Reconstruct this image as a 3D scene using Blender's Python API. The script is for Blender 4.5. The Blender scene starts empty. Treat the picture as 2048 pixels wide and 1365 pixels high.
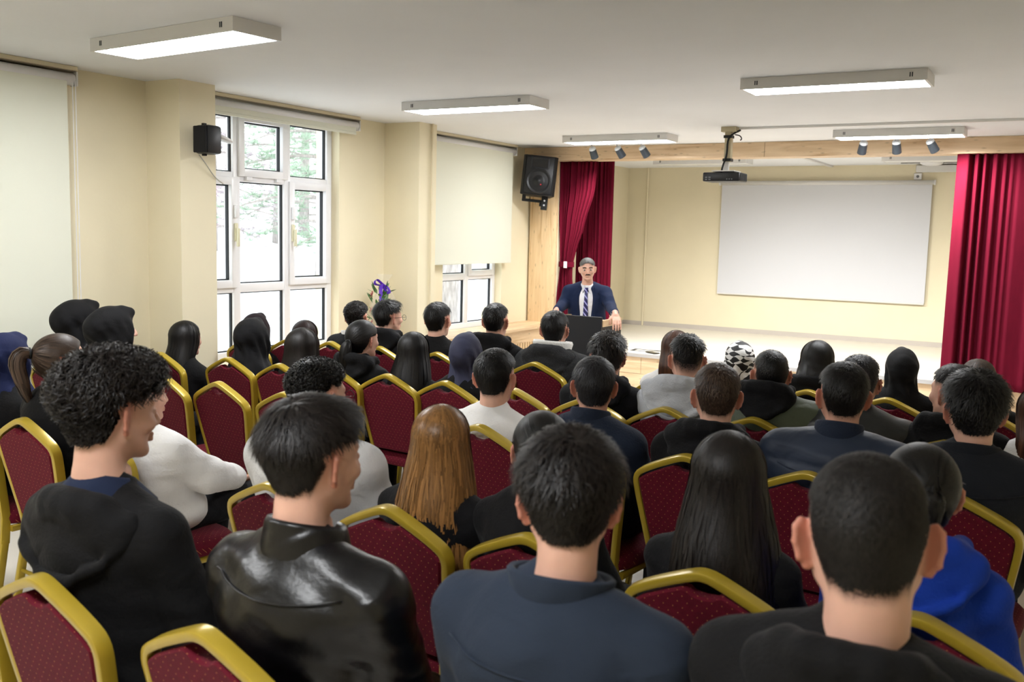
import bpy, bmesh, math, random
import numpy as np
from mathutils import Vector, Matrix
R=math.radians; PI=math.pi
scene=bpy.context.scene; col=scene.collection
rng=np.random.default_rng(7); random.seed(7)
# ------------------------------------------------------------------ camera
F=1930.0; CH=1.75; YAW,PIT,ROL=R(30.2),R(6.5),R(1.4)
cy_,sy_,cp_,sp_=math.cos(YAW),math.sin(YAW),math.cos(PIT),math.sin(PIT)
fw=np.array([-sy_*cp_,cy_*cp_,-sp_]); rt=np.array([cy_,sy_,0.0]); up=np.cross(rt,fw)
r2=math.cos(ROL)*rt+math.sin(ROL)*up; u2=-math.sin(ROL)*rt+math.cos(ROL)*up
CM=np.array([r2,u2,fw]); C0=np.array([0,0,CH])
cam=bpy.data.cameras.new('camera'); camo=bpy.data.objects.new('camera',cam); col.objects.link(camo)
camo.matrix_world=Matrix(((r2[0],u2[0],-fw[0],0),(r2[1],u2[1],-fw[1],0),(r2[2],u2[2],-fw[2],CH),(0,0,0,1)))
cam.sensor_width=36; cam.lens=F*36/2048; cam.clip_start=.05
cam.dof.use_dof=True; cam.dof.focus_distance=5.5; cam.dof.aperture_fstop=5.0
scene.camera=camo
# pixel of the photograph -> point on a known plane of the room
def ray(x,y): return CM.T@np.array([(x-1024)/F,-(y-682.5)/F,1.0])
def onz(x,y,z): r=ray(x,y); return C0+r*(z-CH)/r[2]
def onx(x,y,X): r=ray(x,y); return C0+r*X/r[0]
def ony(x,y,Y): r=ray(x,y); return C0+r*Y/r[1]
# ------------------------------------------------------------------ world and exposure
w=bpy.data.worlds.new('overcast'); scene.world=w; w.use_nodes=True
bg=w.node_tree.nodes['Background']; bg.inputs[0].default_value=(.93,.97,1,1); bg.inputs[1].default_value=2.9
scene.view_settings.view_transform='Standard'; scene.view_settings.look='None'
scene.view_settings.exposure=0.38; scene.view_settings.gamma=1.0; scene.view_settings.use_curve_mapping=False
SPOT=115.0        # stage spotlights
LAMP=40.0        # brightness of the ceiling lamp diffusers
# ------------------------------------------------------------------ room dimensions (metres)
XW=-5.56; XR=1.3; YB=13.1; YS=9.9; YREAR=-1.6; H=2.70; ZS=.43
def portal(name,loc,sx,sz):
    l=bpy.data.lights.new(name,'AREA'); l.shape='RECTANGLE'; l.size=sx; l.size_y=sz; l.cycles.is_portal=True
    o=bpy.data.objects.new(name,l); o.location=loc; o.rotation_euler=(0,R(-90),0); col.objects.link(o)
#portal('window_light_opening',(XW-.3,5.65,1.66),1.9,1.9)
#portal('window_light_opening',(XW-.3,8.55,1.1),.8,1.6)

# ------------------------------------------------------------------ materials
def lin(h):
    h=h.lstrip('#'); v=[int(h[i:i+2],16)/255 for i in (0,2,4)]
    return tuple((c/12.92 if c<=.04045 else ((c+.055)/1.055)**2.4) for c in v)+(1,)
MATS={}
def mat(name,c,rough=.6,spec=.4,metal=0,noise=0,nscale=8,bump=0,bscale=40,stretch=(1,1,1),sheen=0,coat=0,emit=0,emitc=None):
    if name in MATS: return MATS[name]
    m=bpy.data.materials.new(name); m.use_nodes=True; MATS[name]=m
    nt=m.node_tree; b=nt.nodes['Principled BSDF']; N=nt.nodes.new; L=nt.links.new
    c=lin(c) if isinstance(c,str) else c
    b.inputs['Base Color'].default_value=c; b.inputs['Roughness'].default_value=rough
    b.inputs['Specular IOR Level'].default_value=spec; b.inputs['Metallic'].default_value=metal
    if sheen: b.inputs['Sheen Weight'].default_value=sheen; b.inputs['Sheen Roughness'].default_value=.4
    if coat: b.inputs['Coat Weight'].default_value=coat; b.inputs['Coat Roughness'].default_value=.15
    if emit: b.inputs['Emission Color'].default_value=emitc or (1,1,1,1); b.inputs['Emission Strength'].default_value=emit
    if noise or bump:
        tc=N('ShaderNodeTexCoord'); mp=N('ShaderNodeMapping'); mp.inputs['Scale'].default_value=stretch
        L(tc.outputs['Object'],mp.inputs[0])
    if noise:
        n=N('ShaderNodeTexNoise'); n.inputs['Scale'].default_value=nscale; n.inputs['Detail'].default_value=5
        L(mp.outputs[0],n.inputs['Vector'])
        rp=N('ShaderNodeMapRange'); rp.inputs[1].default_value=.3; rp.inputs[2].default_value=.7
        rp.inputs[3].default_value=1-noise; rp.inputs[4].default_value=1+noise
        L(n.outputs[0],rp.inputs[0])
        mx=N('ShaderNodeMix'); mx.data_type='RGBA'; mx.blend_type='MULTIPLY'; mx.inputs[0].default_value=1
        mx.inputs[6].default_value=c; L(rp.outputs[0],mx.inputs[7]); L(mx.outputs[2],b.inputs['Base Color'])
    if bump:
        n2=N('ShaderNodeTexNoise'); n2.inputs['Scale'].default_value=bscale; n2.inputs['Detail'].default_value=4
        L(mp.outputs[0],n2.inputs['Vector'])
        bp=N('ShaderNodeBump'); bp.inputs['Strength'].default_value=bump; bp.inputs['Distance'].default_value=.01
        L(n2.outputs[0],bp.inputs['Height']); L(bp.outputs[0],b.inputs['Normal'])
    return m
def wood(name,c1,c2,axis,rough=.45):
    m=bpy.data.materials.new(name); m.use_nodes=True; nt=m.node_tree; b=nt.nodes['Principled BSDF']; N=nt.nodes.new; L=nt.links.new
    tc=N('ShaderNodeTexCoord'); mp=N('ShaderNodeMapping'); s=[9,9,9]; s[axis]=.8; mp.inputs['Scale'].default_value=s
    L(tc.outputs['Object'],mp.inputs[0])
    n=N('ShaderNodeTexNoise'); n.inputs['Scale'].default_value=1.6; n.inputs['Detail'].default_value=8; n.inputs['Distortion'].default_value=1.2
    L(mp.outputs[0],n.inputs['Vector'])
    r=N('ShaderNodeValToRGB'); e=r.color_ramp.elements
    e[0].position=.30; e[0].color=lin(c2); e[1].position=.62; e[1].color=lin(c1)
    x=e.new(.44); x.color=tuple((p*.35+q*.65) for p,q in zip(lin(c2),lin(c1)))
    L(n.outputs[0],r.inputs[0])
    v=N('ShaderNodeTexVoronoi'); mp2=N('ShaderNodeMapping'); s2=[5,5,5]; s2[axis]=1.6; mp2.inputs['Scale'].default_value=s2
    L(tc.outputs['Object'],mp2.inputs[0]); L(mp2.outputs[0],v.inputs['Vector'])
    k=N('ShaderNodeMapRange'); k.inputs[1].default_value=.05; k.inputs[2].default_value=.22; k.inputs[3].default_value=.62; k.inputs[4].default_value=1
    L(v.outputs['Distance'],k.inputs[0])
    mx=N('ShaderNodeMix'); mx.data_type='RGBA'; mx.blend_type='MULTIPLY'; mx.inputs[0].default_value=1
    L(r.outputs[0],mx.inputs[6]); L(k.outputs[0],mx.inputs[7]); L(mx.outputs[2],b.inputs['Base Color'])
    b.inputs['Roughness'].default_value=rough
    return m
M_WALL=mat('cream_paint',(.80,.725,.53,1),.75,.3,noise=.03,nscale=2,bump=.08,bscale=30)
M_CEIL=mat('white_ceiling_paint',(.82,.835,.86,1),.8,.2,noise=.025,nscale=1.2,bump=.1,bscale=5)
M_FLOOR=mat('pale_vinyl','#d6d1c8',.35,.4,noise=.04,nscale=3)
M_STAGE=mat('pale_laminate','#e2ddd2',.35,.4,noise=.03,nscale=3,stretch=(.5,6,1))
M_OAKX=wood('oak_panel_horizontal','#dcc2a0','#b5926c',0)
M_OAKZ=wood('oak_panel_vertical','#dfc49c','#bd9a6e',2)
M_OAKY=wood('oak_panel_along','#dcc09a','#b8956c',1)
M_PVC=mat('white_pvc','#e9e9ec',.3,.5)
M_GASKET=mat('black_gasket','#14161a',.6)
M_BLIND=mat('blind_fabric','#dcddce',.85,.2,bump=.1,bscale=300)
M_ALU=mat('white_enamel','#d9d8d6',.4)
M_METAL=mat('aluminium','#b9babc',.3,.5,.9)
M_BLACK=mat('black_plastic','#0e0e10',.55,.35)
M_BLACK2=mat('black_satin','#15161a',.4,.4)
M_GREYM=mat('dark_grey_metal','#3b4148',.4,.5,.4)
M_SKIRT=mat('grey_skirting','#bdb6ae',.5)
M_BEIGE=mat('beige_enamel','#b5aa8c',.5)
M_LAMP=mat('lamp_diffuser',(1,1,1,1),.5,emit=LAMP,emitc=(.97,.985,1,1))
M_GLASS=None
def glass():
    m=bpy.data.materials.new('window_glass'); m.use_nodes=True; nt=m.node_tree; nt.nodes.clear(); N=nt.nodes.new; L=nt.links.new
    o=N('ShaderNodeOutputMaterial'); t=N('ShaderNodeBsdfTransparent'); t.inputs[0].default_value=(.96,.98,.98,1); g=N('ShaderNodeBsdfGlossy'); g.inputs['Roughness'].default_value=.02
    mx=N('ShaderNodeMixShader'); mx.inputs[0].default_value=.04
    L(t.outputs[0],mx.inputs[1]); L(g.outputs[0],mx.inputs[2]); L(mx.outputs[0],o.inputs[0])
    return m
M_GLASS=glass()
def film():
    m=bpy.data.materials.new('cellophane'); m.use_nodes=True; nt=m.node_tree; nt.nodes.clear(); N=nt.nodes.new; L=nt.links.new
    o=N('ShaderNodeOutputMaterial'); t=N('ShaderNodeBsdfTransparent'); g=N('ShaderNodeBsdfPrincipled')
    g.inputs['Base Color'].default_value=(.85,.85,.85,1); g.inputs['Roughness'].default_value=.2
    mx=N('ShaderNodeMixShader'); mx.inputs[0].default_value=.10
    L(t.outputs[0],mx.inputs[1]); L(g.outputs[0],mx.inputs[2]); L(mx.outputs[0],o.inputs[0]); return m
M_FILM=film()
def fabric_dots():
    m=bpy.data.materials.new('burgundy_dotted_fabric'); m.use_nodes=True; nt=m.node_tree; b=nt.nodes['Principled BSDF']; N=nt.nodes.new; L=nt.links.new
    tc=N('ShaderNodeTexCoord'); sp=N('ShaderNodeSeparateXYZ'); L(tc.outputs['Object'],sp.inputs[0])
    def math_(op,a,bv=None,b2=None):
        n=N('ShaderNodeMath'); n.operation=op
        for i,v in ((0,a),(1,bv),(2,b2)):
            if v is None: continue
            if isinstance(v,(int,float)): n.inputs[i].default_value=v
            else: L(v,n.inputs[i])
        return n.outputs[0]
    # diamond lattice of little gold dots: u along the width, v up the panel (or along the seat)
    u=math_('MULTIPLY',sp.outputs[0],1/.026); v=math_('MULTIPLY',math_('ADD',sp.outputs[2],math_('MULTIPLY',sp.outputs[1],1.0)),1/.026)
    a=math_('SUBTRACT',math_('FRACT',math_('ADD',u,v)),.5); c=math_('SUBTRACT',math_('FRACT',math_('SUBTRACT',u,v)),.5)
    d=math_('ADD',math_('MULTIPLY',a,a),math_('MULTIPLY',c,c)); dot=math_('LESS_THAN',d,.0045)
    n=N('ShaderNodeTexNoise'); n.inputs['Scale'].default_value=60; L(tc.outputs['Object'],n.inputs['Vector'])
    mx0=N('ShaderNodeMix'); mx0.data_type='RGBA'; mx0.inputs[6].default_value=lin('#4d0618'); mx0.inputs[7].default_value=lin('#650b22'); L(n.outputs[0],mx0.inputs[0])
    mx=N('ShaderNodeMix'); mx.data_type='RGBA'; L(dot,mx.inputs[0]); L(mx0.outputs[2],mx.inputs[6]); mx.inputs[7].default_value=lin('#b57646')
    L(mx.outputs[2],b.inputs['Base Color']); b.inputs['Roughness'].default_value=.85; b.inputs['Specular IOR Level'].default_value=.2
    b.inputs['Sheen Weight'].default_value=.03
    return m
M_FAB=fabric_dots()
M_GOLD=mat('gold_enamel','#b39a30',.32,.5,.25,coat=.3)
M_CURT=mat('burgundy_velvet','#5e0d22',.9,.1,noise=.06,nscale=30,stretch=(1,1,.2))
def wrinkle(m,scale=8,dist=.03,st=.6):
    nt=m.node_tree; b=nt.nodes['Principled BSDF']; N=nt.nodes.new; L=nt.links.new
    tc=N('ShaderNodeTexCoord'); mp=N('ShaderNodeMapping'); mp.inputs['Scale'].default_value=(1,1,1.7); mp.inputs['Rotation'].default_value=(.3,.5,.2); L(tc.outputs['Object'],mp.inputs[0])
    n=N('ShaderNodeTexNoise'); n.inputs['Scale'].default_value=scale; n.inputs['Detail'].default_value=1.5; n.inputs['Distortion'].default_value=.7; L(mp.outputs[0],n.inputs['Vector'])
    bp=N('ShaderNodeBump'); bp.inputs['Strength'].default_value=st; bp.inputs['Distance'].default_value=dist; L(n.outputs[0],bp.inputs['Height'])
    if b.inputs['Normal'].links: L(b.inputs['Normal'].links[0].from_socket,bp.inputs['Normal'])
    L(bp.outputs[0],b.inputs['Normal']); return m
def cloth(name,c,bump=.25,bscale=120,rough=.88,noise=.08,nscale=6,sheen=.03,wr=.30): return wrinkle(mat('cloth_'+name,c,rough,.25,noise=noise,nscale=nscale,bump=bump,bscale=bscale,sheen=sheen),st=wr)
CL=dict(black=cloth('black','#0d0d10'),black2=cloth('black_soft','#101012'),jet=cloth('jet','#0a0a0c'),navy=cloth('navy','#1d2536'),shirt=cloth('navy_shirt','#27303f',.15,200),
  denim=cloth('black_denim','#1a1d24',.4,300),white=cloth('white_fleece','#e4e3e2'),greyw=cloth('pale_grey_fleece','#c9c9ca'),lgrey=cloth('heather_grey','#b4b7bc'),
  char=cloth('charcoal_wool','#2b2c2e',.6,220,noise=.35,nscale=160),olive=cloth('olive_nylon','#4b5241',.2,30,.6),puff=cloth('slate_nylon','#2b3446',.2,20,.5),
  blue=cloth('royal_blue','#1238a0'),sherpa=cloth('white_sherpa','#e0dfdb',.8,160),tee=cloth('navy_tee','#1d2740',.1,200),suit=cloth('navy_suit','#152240',.15,300),
  hblack=cloth('black_scarf','#0b0b0e',.15,200,.8),hnavy=cloth('navy_scarf','#131d44',.15,200,.8),hslate=cloth('slate_scarf','#33354a',.15,200,.75),
  hplum=cloth('plum_scarf','#1d1016',.15,200,.8),grey=cloth('grey_wool','#3a3c42',.4,200),trouser=cloth('black_trousers','#111216'),jeans=cloth('dark_jeans','#1a2233',.3,300),
  shirtw=cloth('white_shirt','#e6e8ee',.05,200))
M_LEATHER=mat('black_leather','#0a0a0d',.33,.45,noise=.1,nscale=6,bump=.1,bscale=90)
wrinkle(M_LEATHER,5,.04,.55)
M_LEATHER2=mat('dark_grey_leather','#1d1f20',.38,.5,bump=.35,bscale=14)
def op_scarf():
    m=bpy.data.materials.new('black_white_graphic_scarf'); m.use_nodes=True; nt=m.node_tree; b=nt.nodes['Principled BSDF']; N=nt.nodes.new; L=nt.links.new
    tc=N('ShaderNodeTexCoord'); n=N('ShaderNodeTexNoise'); n.inputs['Scale'].default_value=7; L(tc.outputs['Object'],n.inputs['Vector'])
    mp=N('ShaderNodeMix'); mp.data_type='RGBA'; mp.inputs[0].default_value=.10; L(tc.outputs['Object'],mp.inputs[6]); L(n.outputs['Color'],mp.inputs[7])
    ma=N('ShaderNodeMapping'); ma.inputs['Rotation'].default_value=(.5,.7,.3); ma.inputs['Scale'].default_value=(1,.6,2.2); L(mp.outputs[2],ma.inputs[0])
    c=N('ShaderNodeTexChecker'); c.inputs['Scale'].default_value=19; c.inputs[1].default_value=lin('#eeeeee'); c.inputs[2].default_value=lin('#141519')
    L(ma.outputs[0],c.inputs['Vector']); L(c.outputs[0],b.inputs['Base Color']); b.inputs['Roughness'].default_value=.6; return m
M_OP=op_scarf()
def skinm(name,c):
    m=mat(name,c,.48,.4,noise=.05,nscale=20,bump=.05,bscale=200)
    nt=m.node_tree; b=nt.nodes['Principled BSDF']; a=nt.nodes.new('ShaderNodeAttribute'); a.attribute_name='stubble'; mx=nt.nodes.new('ShaderNodeMix'); mx.data_type='RGBA'
    src=b.inputs['Base Color'].links[0].from_socket; nt.links.new(a.outputs['Fac'],mx.inputs[0]); nt.links.new(src,mx.inputs[6]); mx.inputs[7].default_value=lin('#241c19'); a2=nt.nodes.new('ShaderNodeAttribute'); a2.attribute_name='ear'; m2=nt.nodes.new('ShaderNodeMix'); m2.data_type='RGBA'; nt.links.new(a2.outputs['Fac'],m2.inputs[0]); nt.links.new(mx.outputs[2],m2.inputs[6]); m2.inputs[7].default_value=lin('#c4735f'); nt.links.new(m2.outputs[2],b.inputs['Base Color']); b.inputs['Subsurface Weight'].default_value=.12; b.inputs['Subsurface Radius'].default_value=(.012,.005,.003); b.inputs['Subsurface Scale'].default_value=.6
    return m
SK=[skinm('skin_light','#dcad98'),skinm('skin_medium','#cb9a84'),skinm('skin_tan','#b5806a')]
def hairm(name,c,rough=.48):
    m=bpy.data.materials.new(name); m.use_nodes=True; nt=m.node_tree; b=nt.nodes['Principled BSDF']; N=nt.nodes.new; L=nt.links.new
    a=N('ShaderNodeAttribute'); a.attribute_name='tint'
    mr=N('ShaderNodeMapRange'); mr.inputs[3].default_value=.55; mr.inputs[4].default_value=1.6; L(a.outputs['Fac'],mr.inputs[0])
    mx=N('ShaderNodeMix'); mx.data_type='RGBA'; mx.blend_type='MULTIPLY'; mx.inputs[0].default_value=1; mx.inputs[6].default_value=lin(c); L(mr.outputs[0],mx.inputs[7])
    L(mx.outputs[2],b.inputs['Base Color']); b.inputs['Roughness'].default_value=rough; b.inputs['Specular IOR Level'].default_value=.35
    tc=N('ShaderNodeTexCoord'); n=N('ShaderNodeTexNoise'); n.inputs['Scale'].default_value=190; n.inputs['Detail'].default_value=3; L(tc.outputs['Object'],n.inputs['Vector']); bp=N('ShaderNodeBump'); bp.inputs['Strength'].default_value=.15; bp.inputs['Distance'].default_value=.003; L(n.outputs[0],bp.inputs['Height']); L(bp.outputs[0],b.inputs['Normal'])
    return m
HM=dict(black=hairm('hair_black','#0e0c0c'),dark=hairm('hair_dark_brown','#17110f'),brown=hairm('hair_brown','#43342a'),auburn=hairm('hair_auburn','#4a2c1c'),blond=hairm('hair_dark_blond','#8d6438',.36),
  grey=hairm('hair_grey','#6f6d6b'),salt=hairm('hair_salted','#26262a'),buzz=hairm('hair_buzz','#1a1614',.6),plum=hairm('hair_plum','#24100f'))

# ------------------------------------------------------------------ mesh helpers
class MB:
    def __init__(s): s.v=[]; s.f=[]
    def add(s,vs,fs):
        o=len(s.v); s.v+= [tuple(map(float,p)) for p in vs]; s.f+=[tuple(i+o for i in f) for f in fs]; return s
    def box(s,a,b,M=None):
        x0,y0,z0=a; x1,y1,z1=b
        vs=[(x0,y0,z0),(x1,y0,z0),(x1,y1,z0),(x0,y1,z0),(x0,y0,z1),(x1,y0,z1),(x1,y1,z1),(x0,y1,z1)]
        if M is not None: vs=[tuple(M@Vector(p)) for p in vs]
        return s.add(vs,[(0,3,2,1),(4,5,6,7),(0,1,5,4),(1,2,6,5),(2,3,7,6),(3,0,4,7)])
    def bbox(s,a,b,r=.01,M=None):
        "box with chamfered edges"
        x0,y0,z0=a; x1,y1,z1=b
        bm=bmesh.new(); bmesh.ops.create_cube(bm,size=1)
        for v in bm.verts: v.co=Vector(((x0+x1)/2+v.co.x*(x1-x0),(y0+y1)/2+v.co.y*(y1-y0),(z0+z1)/2+v.co.z*(z1-z0)))
        bmesh.ops.bevel(bm,geom=bm.edges[:],offset=r,segments=2,affect='EDGES',profile=.5)
        bm.verts.ensure_lookup_table()
        vs=[(M@v.co if M is not None else v.co) for v in bm.verts]; fs=[tuple(v.index for v in f.verts) for f in bm.faces]; bm.free()
        return s.add(vs,fs)
    def tube(s,path,r,n=8,closed=False,flat=None,cap=True):
        "swept tube; r number or list; flat=(a,b,up) gives an elliptical section"
        P=[Vector(p) for p in path]; m=len(P); rr=r if hasattr(r,'__len__') else [r]*m
        vs=[]; U=None
        for i in range(m):
            t=(P[(i+1)%m]-P[i-1]) if closed else (P[min(i+1,m-1)]-P[max(i-1,0)])
            t.normalize()
            if flat: upv=Vector(flat[2]); n1=t.cross(upv).normalized(); n2=n1.cross(t).normalized(); a,b=flat[0],flat[1]
            else:
                if U is None: U=t.orthogonal().normalized()
                U=(U-t*U.dot(t)).normalized(); n1=U; n2=t.cross(U); a=b=1
            for k in range(n):
                an=2*PI*(k+.5)/n; ca,sa=math.cos(an),math.sin(an)
                if flat: # rounded rectangle-ish
                    ca=math.copysign(abs(ca)**.32,ca); sa=math.copysign(abs(sa)**.32,sa)
                vs.append(P[i]+n1*ca*a*rr[i]+n2*sa*b*rr[i])
        fs=[]
        for i in range(m if closed else m-1):
            for k in range(n):
                a0=i*n+k; a1=i*n+(k+1)%n; j=(i+1)%m; fs.append((a0,a1,j*n+(k+1)%n,j*n+k))
        if not closed and cap: fs+= [tuple(range(n))[::-1],tuple((m-1)*n+k for k in range(n))]
        return s.add(vs,fs)
    def lathe(s,prof,c=(0,0,0),n=16,M=None,cap=True):
        vs=[];fs=[]
        for r,z in prof:
            for k in range(n):
                a=2*PI*k/n; p=Vector((r*math.cos(a),r*math.sin(a),z))
                if M is not None: p=M@p
                vs.append(p+Vector(c))
        for i in range(len(prof)-1):
            for k in range(n): fs.append((i*n+k,i*n+(k+1)%n,(i+1)*n+(k+1)%n,(i+1)*n+k))
        if cap: fs+=[tuple(range(n))[::-1],tuple((len(prof)-1)*n+k for k in range(n))]
        return s.add(vs,fs)
    def prism(s,poly,axis,a,b):
        "extrude a polygon given in the two other axes along axis from a to b"
        n=len(poly); vs=[]
        for t in (a,b):
            for p in poly:
                q=list(p); q.insert(axis,t); vs.append(q)
        fs=[(i,(i+1)%n,n+(i+1)%n,n+i) for i in range(n)]+[tuple(range(n))[::-1],tuple(range(n,2*n))]
        return s.add(vs,fs)
    def grid(s,pts):
        nu,nv=len(pts),len(pts[0]); vs=[p for r_ in pts for p in r_]
        return s.add(vs,[(i*nv+j,(i+1)*nv+j,(i+1)*nv+j+1,i*nv+j+1) for i in range(nu-1) for j in range(nv-1)])
    def mesh(s,name,m=None,smooth=False):
        me=bpy.data.meshes.new(name); me.from_pydata(s.v,[],s.f)
        if m: me.materials.append(m)
        bm=bmesh.new(); bm.from_mesh(me); bmesh.ops.recalc_face_normals(bm,faces=bm.faces); bm.to_mesh(me); bm.free()
        if smooth: me.shade_smooth() if smooth is True else (me.shade_smooth(),me.set_sharp_from_angle(angle=R(smooth)))
        return me
    def build(s,name,m,parent=None,smooth=False,loc=None): return link(name,s.mesh(name,m,smooth),parent,loc)
def link(name,data,parent=None,loc=None):
    o=bpy.data.objects.new(name,data); col.objects.link(o)
    if parent: o.parent=parent
    if loc is not None: o.location=loc
    return o
def tag(o,label=None,cat=None,group=None,kind=None):
    if label: o['label']=label
    if cat: o['category']=cat
    if group: o['group']=group
    if kind: o['kind']=kind
    return o
def empty(name,loc,label=None,cat=None,group=None,kind=None,rz=0):
    o=bpy.data.objects.new(name,None); col.objects.link(o); o.location=loc; o.rotation_euler=(0,0,rz); o.empty_display_size=.1
    return tag(o,label,cat,group,kind)
def struct(o): o['kind']='structure'; return o
def copy_tree(o,parent=None):
    c=o.copy(); col.objects.link(c); c.parent=parent
    for ch in [x for x in bpy.data.objects if x.parent is o]: copy_tree(ch,c)
    return c
def ring(c,r,n,axis=2,a0=0,a1=2*PI):
    out=[]
    for k in range(n):
        a=a0+(a1-a0)*k/(n if a1-a0>6.28 else n-1); p=[r*math.cos(a),r*math.sin(a)]; p.insert(axis,0); out.append((c[0]+p[0],c[1]+p[1],c[2]+p[2]))
    return out
def smooth_path(pts,it=2,closed=False):
    P=[Vector(p) for p in pts]
    for _ in range(it):
        Q=[] if closed else [P[0]]
        for i in range(len(P) if closed else len(P)-1):
            a,b=P[i],P[(i+1)%len(P)]; Q+=[a*.75+b*.25,a*.25+b*.75]
        if not closed: Q.append(P[-1])
        P=Q
    return P

# ================================================================== THE SETTING
struct(MB().box((XW-.3,YREAR-.2,-.12),(XR+.2,YS+.02,0)).build('floor',M_FLOOR))
struct(MB().box((XW-.3,YREAR-.2,H),(XR+.2,YB+.2,H+.15)).build('ceiling',M_CEIL))
W2=(4.9,6.52,.70,2.63); W3=(8.12,9.28,.70,2.63)      # window openings: Y0 Y1 Z0 Z1
wl=MB(); T=.26
ys=[YREAR-.2,W2[0],W2[1],W3[0],W3[1],10.04]
for a,b in ((ys[0],ys[1]),(ys[2],ys[3]),(ys[4],ys[5])): wl.box((XW-T,a,0),(XW,b,H))
for q in (W2,W3): wl.box((XW-T,q[0],0),(XW,q[1],q[2])); wl.box((XW-T,q[0],q[3]),(XW,q[1],H))
wl.box((XW-T-.17,10.04,0),(XW-.17,YB+.2,H)); wl.box((XW-.17,10.0,0),(XW,10.04,H))
struct(wl.build('wall_left',M_WALL))
struct(MB().box((XW-.5,YB,0),(XR+.2,YB+.2,H)).build('wall_back',M_WALL))
struct(MB().box((XR,YREAR-.2,0),(XR+.2,YB,H)).build('wall_right',M_WALL))
struct(MB().box((XW-.3,YREAR-.2,0),(XR+.2,YREAR,H)).build('wall_rear',M_WALL))
struct(MB().box((XW,4.52,0),(-5.23,4.83,H)).build('pillar',M_WALL))
struct(MB().box((XW,7.15,0),(-5.17,7.42,H)).build('pillar',M_WALL))
struct(MB().tube([(-5.15,7.33,.72),(-5.15,7.33,H)],.012,6).build('trim_1',M_WALL))
struct(MB().box((XW-.17,YS+.02,0),(XR,YB,ZS)).build('stage_floor',M_STAGE))
# riser: oak boards with joints, aluminium nosing
rs=struct(empty('stage_riser',(0,YS,0)))
for zi,(z0,z1) in enumerate(((.004,.205),(.209,.392))):
    xs=[XW,-4.1,-2.0,.1,XR] if zi else [XW,-5.0,-2.9,-.8,XR]
    for a,b in zip(xs[:-1],xs[1:]): MB().box((a+.002,0,z0),(b-.002,.02,z1)).build('board',M_OAKX,rs)
MB().box((XW,-.012,.394),(XR,.04,.432)).build('edge_strip',mat('brushed_nosing','#c9c9cb',.35,.5,.5),rs)
struct(MB().box((XW-.16,YB-.012,ZS),(XR,YB,ZS+.06)).build('baseboard_back',M_SKIRT))
struct(MB().box((XW-.17,10.05,ZS),(XW-.158,YB,ZS+.06)).build('baseboard_left',M_SKIRT))
struct(MB().tube([(-5.42,YB-.02,ZS),(-5.42,YB-.02,H)],.014,6).build('trim_2',M_WALL))
# oak beam over the stage front and oak column
bmn=struct(empty('beam',(0,0,0)))
for a,b in ((XW,-2.80),(-2.796,-.4),(-.396,XR)): MB().box((a,YS-.16,2.55),(b,YS+.08,H-.002)).build('panel',M_OAKX,bmn)
cl_=struct(empty('column',(0,0,0)))
MB().box((XW+.03,YS-.05,0),(-5.19,YS+.0,2.549)).build('panel',M_OAKZ,cl_)
MB().box((XW+.001,YS+.0,0),(-5.19,YS+.13,2.549)).build('panel',M_WALL,cl_)
# window ledges boxed in oak, with a slatted heater grille below
def ledge(y0,y1,slats):
    o=struct(empty('window_ledge',(0,0,0)))
    MB().bbox((XW,y0,.675),(-5.13,y1,.71),.006).build('top_board',M_OAKY,o)
    MB().box((-5.19,y0,.54),(-5.16,y1,.674)).build('fascia_board',M_OAKY,o)
    if slats:
        MB().box((-5.20,y0,0),(-5.185,y1,.54)).build('backing',M_BLACK,o)
        MB().box((-5.185,y0,.0),(-5.16,y1,.10)).build('bottom_rail',M_OAKY,o)
        MB().box((-5.185,9.42,.10),(-5.16,y1,.54)).build('end_panel',M_OAKY,o)
        me=MB().box((-5.185,-.0215,.10),(-5.162,.0215,.539)).mesh('slat',M_OAKZ)
        y=y0+.03
        while y<9.40: link('slat',me,o,(0,y,0)); y+=.054
    else: MB().box((-5.19,y0,0),(-5.165,y1,.539)).build('front_panel',M_OAKY,o)
ledge(7.42,YS-.05,True); ledge(4.87,7.15,False)
# windows: pvc frame, mullions, sashes, panes, gaskets
def bars(y0,y1,z0,z1,t,x0,x1):
    b=MB(); b.bbox((x0,y0,z0),(x1,y0+t,z1),.006); b.bbox((x0,y1-t,z0),(x1,y1,z1),.006)
    b.bbox((x0,y0+t*.9,z0),(x1,y1-t*.9,z0+t),.006); b.bbox((x0,y0+t*.9,z1-t),(x1,y1-t*.9,z1),.006); return b
def pane(o,y0,y1,z0,z1,sash=False,x=XW-.13):
    t=0
    if sash:
        s=bars(y0-.025,y1+.025,z0-.03,z1+.03,.06,x-.02,x+.065).build('sash',M_PVC,o,40); t=.033
        g=bars(y0+t-.004,y1-t+.004,z0+t-.004,z1-t+.004,.011,x-.006,x+.03).build('gasket',M_GASKET,s)
        MB().box((x-.003,y0+t,z0+t),(x+.003,y1-t,z1-t)).build('pane',M_GLASS,s); return s
    g=bars(y0-.004,y1+.004,z0-.004,z1+.004,.013,x-.006,x+.022).build('gasket',M_GASKET,o)
    MB().box((x-.003,y0,z0),(x+.003,y1,z1)).build('pane',M_GLASS,o)
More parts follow.
